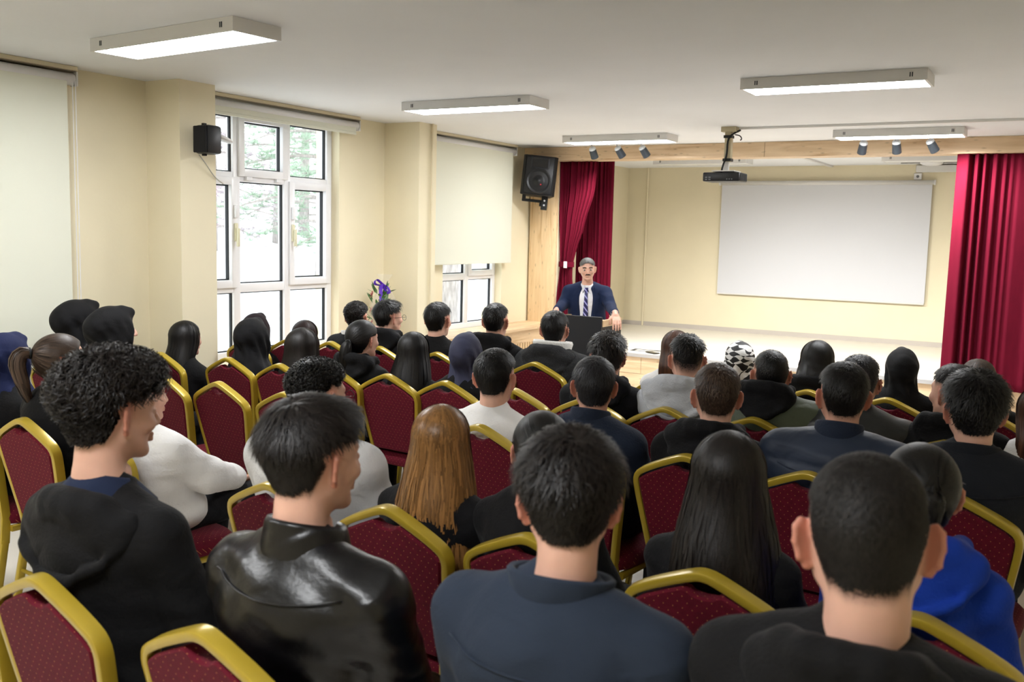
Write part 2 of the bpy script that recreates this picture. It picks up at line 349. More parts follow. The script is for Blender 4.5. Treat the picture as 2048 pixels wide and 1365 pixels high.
def window(n,q,ycuts,sashes):
    o=struct(empty('window_%d'%n,(0,0,0)))
    x0,x1=XW-.16,XW-.085
    bars(q[0],q[1],q[2],q[3],.06,x0,x1).build('window_frame',M_PVC,o,40)
    cols=[q[0]+.06]+ycuts+[q[1]-.06]; rows=[(.76,1.22),(1.29,2.08),(2.15,2.57)]
    for y in ycuts: MB().bbox((x0,y-.035,q[2]+.05),(x1,y+.035,q[3]-.05),.006).build('mullion',M_PVC,o,40)
    for i in range(len(cols)-1):
        a=cols[i]+(.035 if i else 0); b=cols[i+1]-(.035 if i<len(cols)-2 else 0)
        for z in (1.22,2.08): MB().bbox((x0,a-.004,z),(x1-.004,b+.004,z+.07),.006).build('transom',M_PVC,o,40)
        for j,(z0,z1) in enumerate(rows):
            s=pane(o,a,b,z0,z1,(i,j) in sashes)
            if s and j==1:
                yh=b-.002 if i==0 else a+.002
                MB().bbox((XW-.065,yh-.014,1.62),(XW-.045,yh+.014,1.76),.005).bbox((XW-.045,yh-.01,1.58),(XW-.02,yh+.01,1.72),.005).build('handle',mat('cream_handle','#d8d2b4',.4),s,40)
                MB().bbox((XW-.065,yh-.015,1.80),(XW-.04,yh+.015,1.90),.006).build('sensor',M_PVC,s,40)
            if s and j==2:
                for yy in (a+.08,b-.08): MB().bbox((XW-.09,yy-.03,z0-.055),(XW-.06,yy+.03,z0-.03),.004).build('hinge',M_PVC,s,40)
    return o
window(2,W2,[5.42,5.975],{(0,1),(2,1),(1,2)})
window(3,W3,[8.70],{(1,1)})

# ================================================================== LAMPS, BLINDS, CURTAINS, EQUIPMENT
M_OFF=mat('unlit_diffuser','#e6e6e4',.4)
def ceiling_light(xc,yc,L,label,rz=0,lit=True,group='ceiling panel lamps'):
    o=empty('ceiling_light',(xc,yc,H),label,'ceiling light',group,rz=rz); W=.29; h=.066; t=.016
    f=MB()
    f.box((-L/2,-W/2,-h),(L/2,-W/2+t,-.001)); f.box((-L/2,W/2-t,-h),(L/2,W/2,-.001)); f.box((-L/2,-W/2+t,-h),(-L/2+t,W/2-t,-.001)); f.box((L/2-t,-W/2+t,-h),(L/2,W/2-t,-.001))
    f.box((-L/2+t,-W/2+t,-.012),(L/2-t,W/2-t,-.001)); f.build('frame',M_ALU,o)
    MB().box((-L/2+t,-W/2+t,-h+.004),(L/2-t,W/2-t,-h+.010)).build('diffuser',M_LAMP if lit else M_OFF,o)
    for sx in (-1,1):
        for k in range(2): MB().box((sx*(L/2-.09)+k*.012-.003,-W/2-.002,-.045),(sx*(L/2-.09)+k*.012+.003,-W/2+.001,-.02)).build('slot',M_GREYM,o)
ceiling_light(-3.98,3.46,1.14,'lit ceiling panel lamp near the full-length blind, hung slightly askew',R(-4.5))
ceiling_light(-3.95,6.14,1.11,'lit ceiling panel lamp between the two wall pillars')
ceiling_light(-1.32,5.98,1.05,'lit ceiling panel lamp over the middle of the audience')
ceiling_light(-3.955,8.78,1.10,'lit ceiling panel lamp behind three spotlights near the black loudspeaker')
ceiling_light(-1.42,8.99,1.05,'lit ceiling panel lamp behind three spotlights near the wall projector')
ceiling_light(-3.94,.70,1.17,'lit ceiling panel lamp at the back of the room')
ceiling_light(-1.31,.30,1.12,'lit ceiling panel lamp above the last row of chairs')
for xc,nm in ((-4.15,'tied curtain'),(-1.40,'white cable box')):
    ceiling_light(xc,11.75,1.2,'unlit ceiling panel lamp over the stage near the '+nm,lit=False,group='unlit stage lamps')
def spotlight(x,y,d,label,group):
    o=empty('spotlight',(x,y,H),label,'spotlight',group)
    MB().bbox((-.07,-.012,-.022),(.07,.012,-.002),.004).build('base_plate',M_METAL,o)
    MB().tube([(-.03,0,-.02),(-.03,0,-.06),(-.02,0,-.075)],.007,8).build('stem',M_METAL,o,True)
    d=Vector(d).normalized(); q=d.to_track_quat('Z','Y').to_matrix().to_4x4(); M=Matrix.Translation(Vector((-.02,0,-.075)))@q
    c=MB().lathe([(.0,-.012),(.028,-.010),(.034,.0),(.036,.004),(.041,.105),(.036,.105),(.03,.07),(.0,.07)],n=20,M=M,cap=False).build('can',M_GREYM,o,40)
    MB().lathe([(0,-.016),(.030,-.013),(.0355,-.004),(.0365,.008)],n=20,M=M,cap=False).build('back_cap',mat('spot_cap','#cfd4d8',.3,.5,.3),c,True)
    l=bpy.data.lights.new('spot_bulb','SPOT'); l.energy=SPOT; l.spot_size=R(108); l.spot_blend=.9; l.shadow_soft_size=.025; l.color=(1,.97,.93)
    b=link('spot_bulb',l,o); b.matrix_local=M@Matrix.Translation((0,0,.108))@Matrix.Rotation(PI,4,'X')
for i,(x,d) in enumerate(((-4.46,(.05,.72,-1)),(-4.17,(.40,.72,-1)),(-3.90,(.43,.72,-1)))): spotlight(x,9.27,d,'dark grey ceiling spotlight near the black loudspeaker, '+('pointing straight down','middle one of three','leaning toward the projector')[i],'spotlights by the loudspeaker')
for i,(x,d) in enumerate(((-1.75,(-.30,.72,-1)),(-1.47,(.0,.72,-1)),(-1.19,(.50,.72,-1)))): spotlight(x,9.32,d,'dark grey ceiling spotlight by the open curtain, '+('leaning toward the projector','middle one pointing straight down','tilted toward the curtain')[i],'spotlights by the open curtain')
# cable duct on the ceiling
tag(MB().box((-2.66,8.40,H-.02),(XR,8.43,H-.001)).build('cable_duct',M_ALU),'thin pale cable duct along the ceiling to the projector mount','cable duct')
tag(MB().box((-2.89,11.2,H-.022),(-2.85,YB,H-.001)).build('cable_duct',M_ALU),'white cable duct on the stage ceiling above the screen','cable duct')
# projector with ceiling mount
o=empty('projector',(-2.72,8.36,H),'black ceiling projector hanging on a beige pole mount','projector')
MB().bbox((-.06,-.05,-.045),(.075,.05,-.001),.004).build('mount_plate',M_BEIGE,o)
po=MB().bbox((-.03,-.03,-.30),(.03,.03,-.04),.006).build('pole',M_BEIGE,o)
MB().bbox((-.038,-.012,-.38),(.012,.012,-.28),.004).build('lower_bracket',M_ALU,po)
MB().box((-.11,-.10,-.388),(.09,.10,-.380)).build('spider_plate',M_ALU,po)
bd=MB().bbox((-.19,-.10,-.475),(.14,.14,-.395),.012).build('body',M_BLACK2,o,40)
for k in range(7): MB().box((.141,-.08+k*.028,-.465),(.146,-.065+k*.028,-.405)).build('vent_slat',M_GREYM,bd)
for k in range(2):
    for j in range(2): MB().box((-.165+k*.03,-.103,-.462+j*.018),(-.165+k*.03+.018,-.0995,-.452+j*.018)).build('port',mat('port_grey','#6a6d72',.4),bd)
for k in range(3): MB().tube([(.03+k*.022,-.103,-.455),(.03+k*.022,-.098,-.455)],.006,8).build('port',mat('port_grey','#6a6d72'),bd)
MB().tube(smooth_path([(.10,0,-.03),(.05,-.035,-.06),(-.0,-.036,-.10),(.0,-.036,-.25),(-.03,-.04,-.33),(-.04,-.05,-.40)]),.009,6).build('cable',M_BLACK,o,True)
MB().tube(smooth_path([(.06,-.03,-.07),(.11,-.03,-.08),(.125,-.03,-.11),(.11,-.03,-.12)]),.005,6).build('cable',M_BLACK,o,True)
for z in (-.085,-.285): MB().box((-.036,-.04,z-.012),(.036,.034,z+.012)).build('strap',M_BLACK,po)
# projection screen on the back wall
o=empty('projection_screen',(-2.97,YB-.05,0),'white roll-down projection screen hanging on the back wall','projection screen')
sw=1.34; M_SCR=mat('screen_vinyl','#d3d5da',.7,.2)
MB().tube([(-sw-.02,0,2.475),(sw+.02,0,2.475)],.028,12).build('roller_case',M_ALU,o,True)
for s in (-1,1): MB().tube([(s*(sw+.02),0,2.475),(s*(sw+.035),0,2.475)],.033,12).build('end_cap',M_PVC,o)
MB().grid([[(x,.008*math.sin(x*2.2)*(2.46-z)/1.5,z) for z in np.linspace(.965,2.46,8)] for x in np.linspace(-sw,sw,24)]).build('screen_sheet',M_SCR,o,True)
MB().bbox((-sw,-.012,.952),(sw,.012,.972),.004).build('bottom_bar',M_ALU,o)
# white box and socket beside, access point on the ceiling
tag(MB().bbox((-1.83,YB-.09,2.60),(-.2,YB,2.685),.008).build('cable_box',M_ALU),'white long box under the ceiling above the screen corner, running behind the curtain','box')
o=empty('wall_socket',(-1.81,YB,2.55),'small white socket below the white cable box','socket'); MB().bbox((-.045,-.03,-.04),(.045,0,.04),.006).build('plate',M_PVC,o); MB().tube([(0,-.034,0),(0,-.03,0)],.018,12).build('face',mat('port_grey','#6a6d72'),o)
o=empty('access_point',(-1.62,12.75,H),'white round access point on the stage ceiling','access point')
MB().lathe([(.0,-.045),(.06,-.043),(.11,-.030),(.13,-.012),(.13,-.001)],n=24,cap=False).build('cover',M_PVC,o,True); MB().tube([(.12,0,-.006),(.7,0,-.006)],.005,6).tube([(-.12,0,-.006),(-.35,0,-.006)],.005,6).build('cable',M_BLACK,o)
# black loudspeaker on the column
o=empty('loudspeaker',(-5.28,9.60,2.36),'large black loudspeaker on a wall arm beside the oak column','loudspeaker')
o.rotation_euler=(R(-3),R(5),R(26))
poly=[(-.165,-.17),(.165,-.17),(.19,-.13),(.13,.16),(-.13,.16),(-.19,-.13)]
b=MB(); n=len(poly); b.prism(poly,2,-.215,.215); b.build('cabinet',M_BLACK,o)
bf=MB().bbox((-.155,-.185,-.205),(.155,-.165,.205),.012).build('baffle',M_BLACK2,o,40)
MB().lathe([(.0,.03),(.03,.025),(.05,.0),(.10,-.012),(.125,.012),(.135,.012),(.14,-.004)],n=28,M=Matrix.Translation((0,-.19,-.065))@Matrix.Rotation(R(90),4,'X'),cap=False).build('woofer',M_BLACK2,bf,True)
hr_=MB(); hr_.bbox((-.10,-.197,.075),(.10,-.184,.195),.004); hr_.build('horn_rim',mat('horn_black','#23242a',.3),bf)
MB().add([(-.085,-.199,.085),(.085,-.199,.085),(.085,-.199,.185),(-.085,-.199,.185),(-.02,-.1975,.12),(.02,-.1975,.12),(.02,-.1975,.15),(-.02,-.1975,.15)],[(0,1,5,4),(1,2,6,5),(2,3,7,6),(3,0,4,7),(4,5,6,7)]).build('horn',mat('horn_dark','#08080a',.2),bf)
MB().tube([(.03,-.20,-.10),(.03,-.192,-.10)],.008,10).build('badge',mat('badge_red','#c8222c',.4),bf)
a=MB().bbox((-.17,-.02,-.275),(-.13,.02,-.215),.004).bbox((-.17,-.02,-.285),(.10,.02,-.255),.004).build('wall_arm',M_BLACK,o)
a2=MB().bbox((.05,-.03,-.36),(.12,.03,-.20),.004).build('bracket',M_BLACK,o)
for z in (-.26,-.31): MB().tube([(.085,-.04,z),(.085,-.028,z)],.011,8).build('bolt',M_METAL,a2)
MB().tube([(.03,0,-.305),(.05,0,-.305)],.02,10).build('knob',M_BLACK,a2)
# small black speaker on the first pillar
o=empty('wall_speaker',(-5.23,4.69,2.31),'small black speaker on a white bracket high on the pillar','speaker')
MB().bbox((.055,-.10,-.095),(.185,.03,.095),.02).build('cabinet',M_BLACK2,o,40)
MB().bbox((.06,-.113,-.088),(.18,-.099,.088),.006).build('grille',mat('speaker_grille','#0c0d12',.7,bump=.6,bscale=600),o,40)
MB().bbox((.10,-.075,.095),(.125,-.05,.108),.003).build('clip',M_BLACK,o); MB().bbox((.10,-.075,-.108),(.125,-.05,-.095),.003).build('clip',M_BLACK,o)
br=MB().lathe([(0,-.012),(.09,-.010),(.10,0),(.09,.010),(0,.012)],n=24,M=Matrix.Translation((.075,.11,.03))@Matrix.Rotation(R(-14),4,'X')@Matrix.Diagonal((.5,1.15,1,1)),cap=False).build('bracket_shelf',M_PVC,o,True)
MB().lathe([(0,-.008),(.06,-.006),(.068,0),(.06,.006),(0,.008)],n=24,M=Matrix.Translation((.01,.10,-.02))@Matrix.Rotation(R(90),4,'Y'),cap=False).build('bracket_plate',M_PVC,o,True)
MB().tube(smooth_path([(.06,-.06,-.10),(.03,.03,-.16),(.01,.12,-.24),(.006,.2,-.28)]),.004,6).build('cable',mat('grey_cable','#b6b4a8',.5),o,True)
# roller blinds
def blind(y0,y1,zb,fy,label,chain=None):
    o=empty('roller_blind',(XW+.06,(y0+y1)/2,H),label,'roller blind','roller blinds'); h=(y1-y0)/2
    tr=MB().bbox((-.045,-h,-.028),(.045,h,-.001),.004).build('track',mat('cream_track','#cfc4a8',.5),o)
    MB().box((-.044,-h,-.032),(.044,h,-.029)).build('shadow_strip',mat('track_shadow','#8d8470',.5),tr)  # darker strip whose colour stands in for the shadow gap under the track
    MB().tube([(0,-h+.01,-.078),(0,h-.01,-.078)],.038,14).build('roller_tube',M_PVC,o,True)
    for s in (-1,1): MB().bbox((-.03,s*h-.006,-.12),(.04,s*h+.006,-.03),.004).build('end_bracket',M_ALU,o)
    if zb is not None:
        f0,f1=fy[0]-(y0+y1)/2,fy[1]-(y0+y1)/2
        MB().box((.030,f0,zb-H),(.033,f1,-.07)).build('blind_sheet',M_BLIND,o)
        MB().bbox((.024,f0,zb-H-.012),(.038,f1,zb-H+.012),.004).build('hem_bar',M_BLIND,o)
    if chain: 
        c=MB().tube([(.03,h-.03,-.09),(.03,h-.03,chain-H)],.0025,5).tube([(.045,h-.02,-.09),(.045,h-.02,chain-H)],.0025,5).build('chain',M_PVC,o)
        MB().bbox((.02,h-.045,chain-H-.09),(.05,h-.005,chain-H),.006).build('chain_weight',M_PVC,c)
blind(2.0,3.93,.55,(2.02,3.86),'long pale roller blind let all the way down over the wall',1.22)
blind(4.88,6.68,2.555,(4.9,6.63),'roller blind rolled up above the large bare window')
blind(7.72,9.40,1.41,(7.75,9.32),'roller blind lowered over the upper half of the small window')
# curtains
def curtain(label,edges,Y,nf,amp,name='stage_curtain',tie=None,seed=0,side=1,pleat=None):
    "edges(z)->(left x,right x) ; folded cloth hanging at depth Y"
    r_=random.Random(seed); ph=[r_.uniform(0,6.28) for _ in range(4)]; nu=nf*16; pts=[]
    zs=np.linspace(0,1,28)
    for i in range(nu+1):
        u=i/nu; row=[]
        uu=u+.018*math.sin(2*PI*u*3+ph[0])+.010*math.sin(2*PI*u*7+ph[1])
        for t in zs:
            z,xl,xr=edges(t); a=amp*(.55+.45*math.sin(2*PI*u*2.3+ph[2]))*(min(1,(xr-xl)/.35)**.5)
            c=math.cos(2*PI*nf*uu+.3*t*math.sin(9*u+ph[3])); c=math.copysign(abs(c)**.9,c)
            row.append((xl+(xr-xl)*u,Y+side*(a*c+.2*a*math.sin(2*PI*nf*2.1*uu+ph[1])),z))
        pts.append(row)
    o=empty(name,((edges(1)[1]+edges(1)[2])/2,Y,0),label,'curtain','stage curtains'); ox=o.location.x
    b=MB().grid([[(p[0]-ox,p[1]-Y,p[2]) for p in r] for r in pts]).build('drape',M_CURT,o,True)
    th_=b.modifiers.new('thickness','SOLIDIFY'); th_.thickness=.003
    return o
def itp(t,ks):
    for (a,va),(b,vb) in zip(ks[:-1],ks[1:]):
        if t<=b: 
            s=(t-a)/(b-a); s=s*s*(3-2*s)*.5+s*.5; return va+(vb-va)*s
    return ks[-1][1]
def eL(t):
    z=2.56-(2.56-.44)*t
    return z,itp(t,[(0,-5.20),(.25,-5.19),(.56,-5.16),(.8,-5.20),(1,-5.24)]),itp(t,[(0,-4.72),(.15,-4.75),(.35,-4.87),(.48,-4.96),(.56,-5.0),(.62,-5.0),(.8,-4.95),(1,-4.92)])
lc=curtain('burgundy stage curtain gathered by a tie beside the oak column',eL,YS-.09+.12,9,.045,seed=3)
tb=MB().tube(ring((.0,0,1.375),1,24),1,8,True).v
MB().grid([[(lx+.095*math.cos(a),.06*math.sin(a),1.385+dz) for dz in (-.03,0,.03)] for a in np.linspace(0,2*PI,25) for lx in (-5.08-lc.location.x,)]).build('tie_band',M_CURT,lc,True)
MB().bbox((-5.075-lc.location.x,-.085,1.345),(-5.04-lc.location.x,-.06,1.42),.004).build('white_clip',M_PVC,lc)
curtain('dark burgundy wing curtain hanging straight behind the speaker',lambda t:(2.66-(2.66-.44)*t,-5.42+.12*t*0,-4.94-.0*t),10.85,10,.03,seed=5)
curtain('full burgundy stage curtain drawn aside at the open end of the stage',lambda t:(2.56-(2.56-.40)*t,-1.03-.015*t,.95),YS-.075,22,.05,seed=9)

# ------------------------------------------------------------------ lectern, phone, floor mark, bouquet
o=empty('lectern',(-3.79,7.62,0),'black lectern with an oak top rail in front of the stage','lectern')
MB().bbox((-.27,-.02,0),(.262,.0,1.025),.004).build('front_panel',M_BLACK2,o)
MB().box((.235,.001,0),(.262,.40,.935)).build('side_panel',M_BLACK,o); MB().box((-.27,.001,0),(-.243,.40,.935)).build('side_panel',M_BLACK,o)
MB().bbox((.232,.001,.937),(.266,.40,.995),.003).build('top_rail',M_OAKY,o); MB().bbox((-.274,.001,.937),(-.24,.40,.995),.003).build('top_rail',M_OAKY,o)
MB().box((-.24,.001,.945),(.232,.40,.965)).build('desk_board',M_OAKX,o); MB().box((-.243,.002,.45),(.235,.38,.47)).build('shelf',M_BLACK,o)
p=onz(1303,707,ZS+.005); o=empty('mobile_phone',(p[0],p[1]+.03,ZS+.0045),'black mobile phone lying on the edge of the stage','phone',rz=R(62))
MB().bbox((-.04,-.08,0),(.04,.08,.009),.003).build('case',M_BLACK,o); MB().box((-.036,-.075,.0092),(.036,.075,.0096)).build('screen',mat('phone_glass','#2a2723',.1),o)
tag(MB().add([(-4.35,10.32,ZS+.002),(-3.93,10.33,ZS+.002),(-4.2,10.12,ZS+.002),(-4.34,10.12,ZS+.002),(-4.3,10.28,ZS+.002),(-4.04,10.29,ZS+.002),(-4.22,10.16,ZS+.002),(-4.3,10.16,ZS+.002)],[(0,1,5,4),(1,2,6,5),(2,3,7,6),(3,0,4,7)]).build('tape_mark',mat('black_tape','#2b2b2c',.6)),'dark tape outline stuck on the stage floor by the lectern','tape')
# wrapped bouquet standing on the ledge in the corner by the second pillar
o=empty('wrapped_bouquet',(-5.33,6.87,.71),'wrapped flower bouquet with a purple ribbon in the corner by the pillar','bouquet')
o.scale=(.9,.9,.90); rb=random.Random(4)
MB().lathe([(.045,0),(.07,.02),(.085,.14),(.075,.16)],n=16).build('basket',mat('basket_brown','#6a5137',.7,bump=.6,bscale=80),o,True)
leaf=MB().add([(0,0,0),(-.022,.01,.045),(0,.016,.05),(.022,.01,.045),(-.018,.03,.085),(0,.036,.09),(.018,.03,.085),(0,.055,.13)],[(0,2,1),(0,3,2),(1,2,5,4),(2,3,6,5),(4,5,7),(5,6,7)])
lm=[leaf.mesh('leaf',mat('leaf_%d'%k,c,.5)) for k,c in enumerate(('#2c4a27','#3f6a33','#55803f'))]
for k in range(70):
    a=rb.uniform(0,6.28); z=rb.uniform(.12,.56); rr=.085*math.sin(PI*min(1,(z-.02)/.66))+.01
    l=link('leaf',lm[k%3],o,(rr*math.cos(a)-.02,rr*math.sin(a)-.03,z)); l.rotation_euler=(rb.uniform(-.9,.3),rb.uniform(-.5,.5),a-PI/2); l.scale=[rb.uniform(.55,.9)]*3
def flower(c,r0):
    m=MB()
    for ringn,(rr,tl,nn) in enumerate(((r0,.25,6),(r0*.7,.7,5),(r0*.4,1.1,4))):
        for k in range(nn):
            a=2*PI*k/nn+ringn*.5; d=Vector((math.cos(a),math.sin(a),0)); s=Vector((-d.y,d.x,0)); u=Vector((0,0,1))
            P=lambda f,w:d*(rr*f*math.cos(tl))+u*(rr*f*math.sin(tl))+s*w
            m.add([P(0,0),P(.5,-rr*.38),P(.55,0),P(.5,rr*.38),P(1,-rr*.2),P(1.08,0),P(1,rr*.2)],[(0,2,1),(0,3,2),(1,2,5,4),(2,3,6,5)])
    return m.mesh('flower',mat('petal_'+c,c,.6),True)
fm=[flower('#d8938f',.04),flower('#d9b9b4',.04),flower('#b9c46a',.034)]
for k,(x,y,z) in enumerate(((-.09,-.07,.22),(.03,-.11,.30),(.07,-.06,.20),(-.07,-.10,.50),(.0,-.11,.16),(.06,-.08,.42),(-.11,-.06,.34))):
    f=link('flower',fm[k%3],o,(x,y,z)); f.rotation_euler=(R(70),0,math.atan2(y,x)+PI/2)
MB().grid([[((.012+.125*math.sin(PI*min(1,t*1.02))**.8*(1+.12*math.sin(5*a)))*math.cos(a),(.012+.125*math.sin(PI*min(1,t*1.02))**.8*(1+.12*math.sin(5*a)))*math.sin(a),.0+.62*t) for t in np.linspace(0.02,1,14)] for a in np.linspace(0,2*PI,33)]).build('wrapping_film',M_FILM,o,True)
MB().grid([[((.01+.06*t)*math.cos(a)*(1+.3*math.sin(4*a)),(.01+.06*t)*math.sin(a),.60+.10*t) for t in np.linspace(0,1,5)] for a in np.linspace(0,2*PI,25)]).build('film_frill',M_FILM,o,True)
def ribbon(path,w,name):
    P=smooth_path(path,2); m=MB(); m.grid([[tuple(p+Vector((w/2*s,0,w*.25*s))) for s in (-1,1)] for p in P]); return m.build(name,mat('purple_satin','#5b2bb5',.3,.5),o,True)
ribbon([(.0,-.03,.60),(-.06,-.06,.66),(-.07,-.08,.60),(-.01,-.05,.59)],.028,'ribbon_loop'); ribbon([(.0,-.03,.60),(.09,-.05,.57),(.12,-.06,.50),(.05,-.06,.55),(.01,-.05,.6)],.026,'ribbon_loop')
ribbon([(.0,-.05,.60),(.03,-.10,.53),(.05,-.11,.44)],.045,'ribbon_tail')

# ================================================================== BANQUET CHAIRS
def yb(z): return -.16-(z-.45)*(.09/.48) if z>.45 else -.16-(.45-z)*.12
def P3(x,z): return (x,yb(z),z)
def chair_meshes():
    out=[]
    pts=[P3(-.165,.33),P3(-.155,.44),P3(-.165,.52),P3(-.195,.70)]
    right=[]
    sh=smooth_path([P3(-.205,.76),P3(-.214,.835),P3(-.17,.868),P3(-.05,.922),P3(0,.938),P3(.05,.922),P3(.17,.868),P3(.214,.835),P3(.205,.76)],2)
    path=[Vector(p) for p in pts]+sh+[Vector((-p[0],p[1],p[2])) for p in reversed([P3(-.165,.33),P3(-.155,.44),P3(-.165,.52),P3(-.195,.70)])]
    path[-1:]=[Vector((.165,yb(.33),.33))]
    out.append(('back_frame',MB().tube(path,1,12,flat=(.012,.020,(0,1,.15))).mesh('back_frame',M_GOLD,38)))
    for s in (-1,1): out.append(('leg',MB().tube([(s*.165,yb(.345),.345),(s*.168,-.19,.25),(s*.172,-.235,.0)],1,8,flat=(.012,.017,(0,1,.1))).mesh('leg',M_GOLD,60)))
    for s in (-1,1): out.append(('leg',MB().tube([(s*.175,.19,.41),(s*.18,.205,.25),(s*.182,.22,0)],1,8,flat=(.012,.015,(0,1,.1))).mesh('leg',M_GOLD,60)))
    # padded back: outline with the handle scoop at the top
    half=[(.146,.50),(.158,.56),(.182,.70),(.196,.79),(.198,.822),(.165,.846),(.10,.877),(.055,.896),(.042,.893),(.03,.884),(0,.880)]
    ol=half+[(-x,z) for x,z in reversed(half[:-1])]
    cx=(0,.69); m=MB(); layers=[(.0,.965,-.006),(.006,1.0,.002),(.028,1.0,.034),(.036,.96,.040)]
    n=len(ol); vs=[]
    for (_,sc,dy) in layers:
        for x,z in ol: X=x*sc; Z=cx[1]+(z-cx[1])*sc; vs.append((X,yb(Z)-.016+dy,Z))
    fs=[]
    for i in range(len(layers)-1): fs+=[(i*n+k,i*n+(k+1)%n,(i+1)*n+(k+1)%n,(i+1)*n+k) for k in range(n)]
    fs+=[tuple(range(n))[::-1],tuple((len(layers)-1)*n+k for k in range(n))]
    out.append(('backrest',m.add(vs,fs).mesh('backrest',M_FAB,35)))
    # seat cushion
    m=MB(); vs=[]; n=36; lay=[(.90,.405),(1.0,.415),(1.02,.435),(1.0,.462),(.93,.478),(.6,.486),(.2,.488)]
    for sc,z in lay:
        for k in range(n):
            a=2*PI*k/n; c,s_=math.cos(a),math.sin(a); e=.42
            x=.205*sc*math.copysign(abs(c)**e,c); y=.21*sc*math.copysign(abs(s_)**e,s_)
            vs.append((x*(1-.06*(y<0)),y+.035,z))
    fs=[]
    for i in range(len(lay)-1): fs+=[(i*n+k,i*n+(k+1)%n,(i+1)*n+(k+1)%n,(i+1)*n+k) for k in range(n)]
    fs+=[tuple(range(n))[::-1],tuple((len(lay)-1)*n+k for k in range(n))]
    out.append(('seat',m.add(vs,fs).mesh('seat',M_FAB,50)))
    rail=smooth_path([(-.18,-.15,.395),(-.185,.19,.395),(-.15,.235,.395),(.15,.235,.395),(.185,.19,.395),(.18,-.15,.395)],2)
    out.append(('seat_rail',MB().tube(rail,1,8,flat=(.011,.014,(0,0,1))).mesh('seat_rail',M_GOLD,60)))
    out.append(('stretcher',MB().tube([(-.168,-.19,.25),(.168,-.19,.25)],.009,8).mesh('stretcher',M_GOLD,True)))
    return out
CHM=chair_meshes()
def chair(x,yrow,rz,label,group='gold and burgundy banquet chairs'):
    o=empty('banquet_chair',(x,yrow+.25,0),label,'chair',group,rz=rz)
    # rotate about the middle of the back so the back stays where it was measured
    dx=-.25*math.sin(rz); o.location.x=x-(.25*math.sin(rz)); 
    for n,me in CHM: link(n,me,o)
    return o

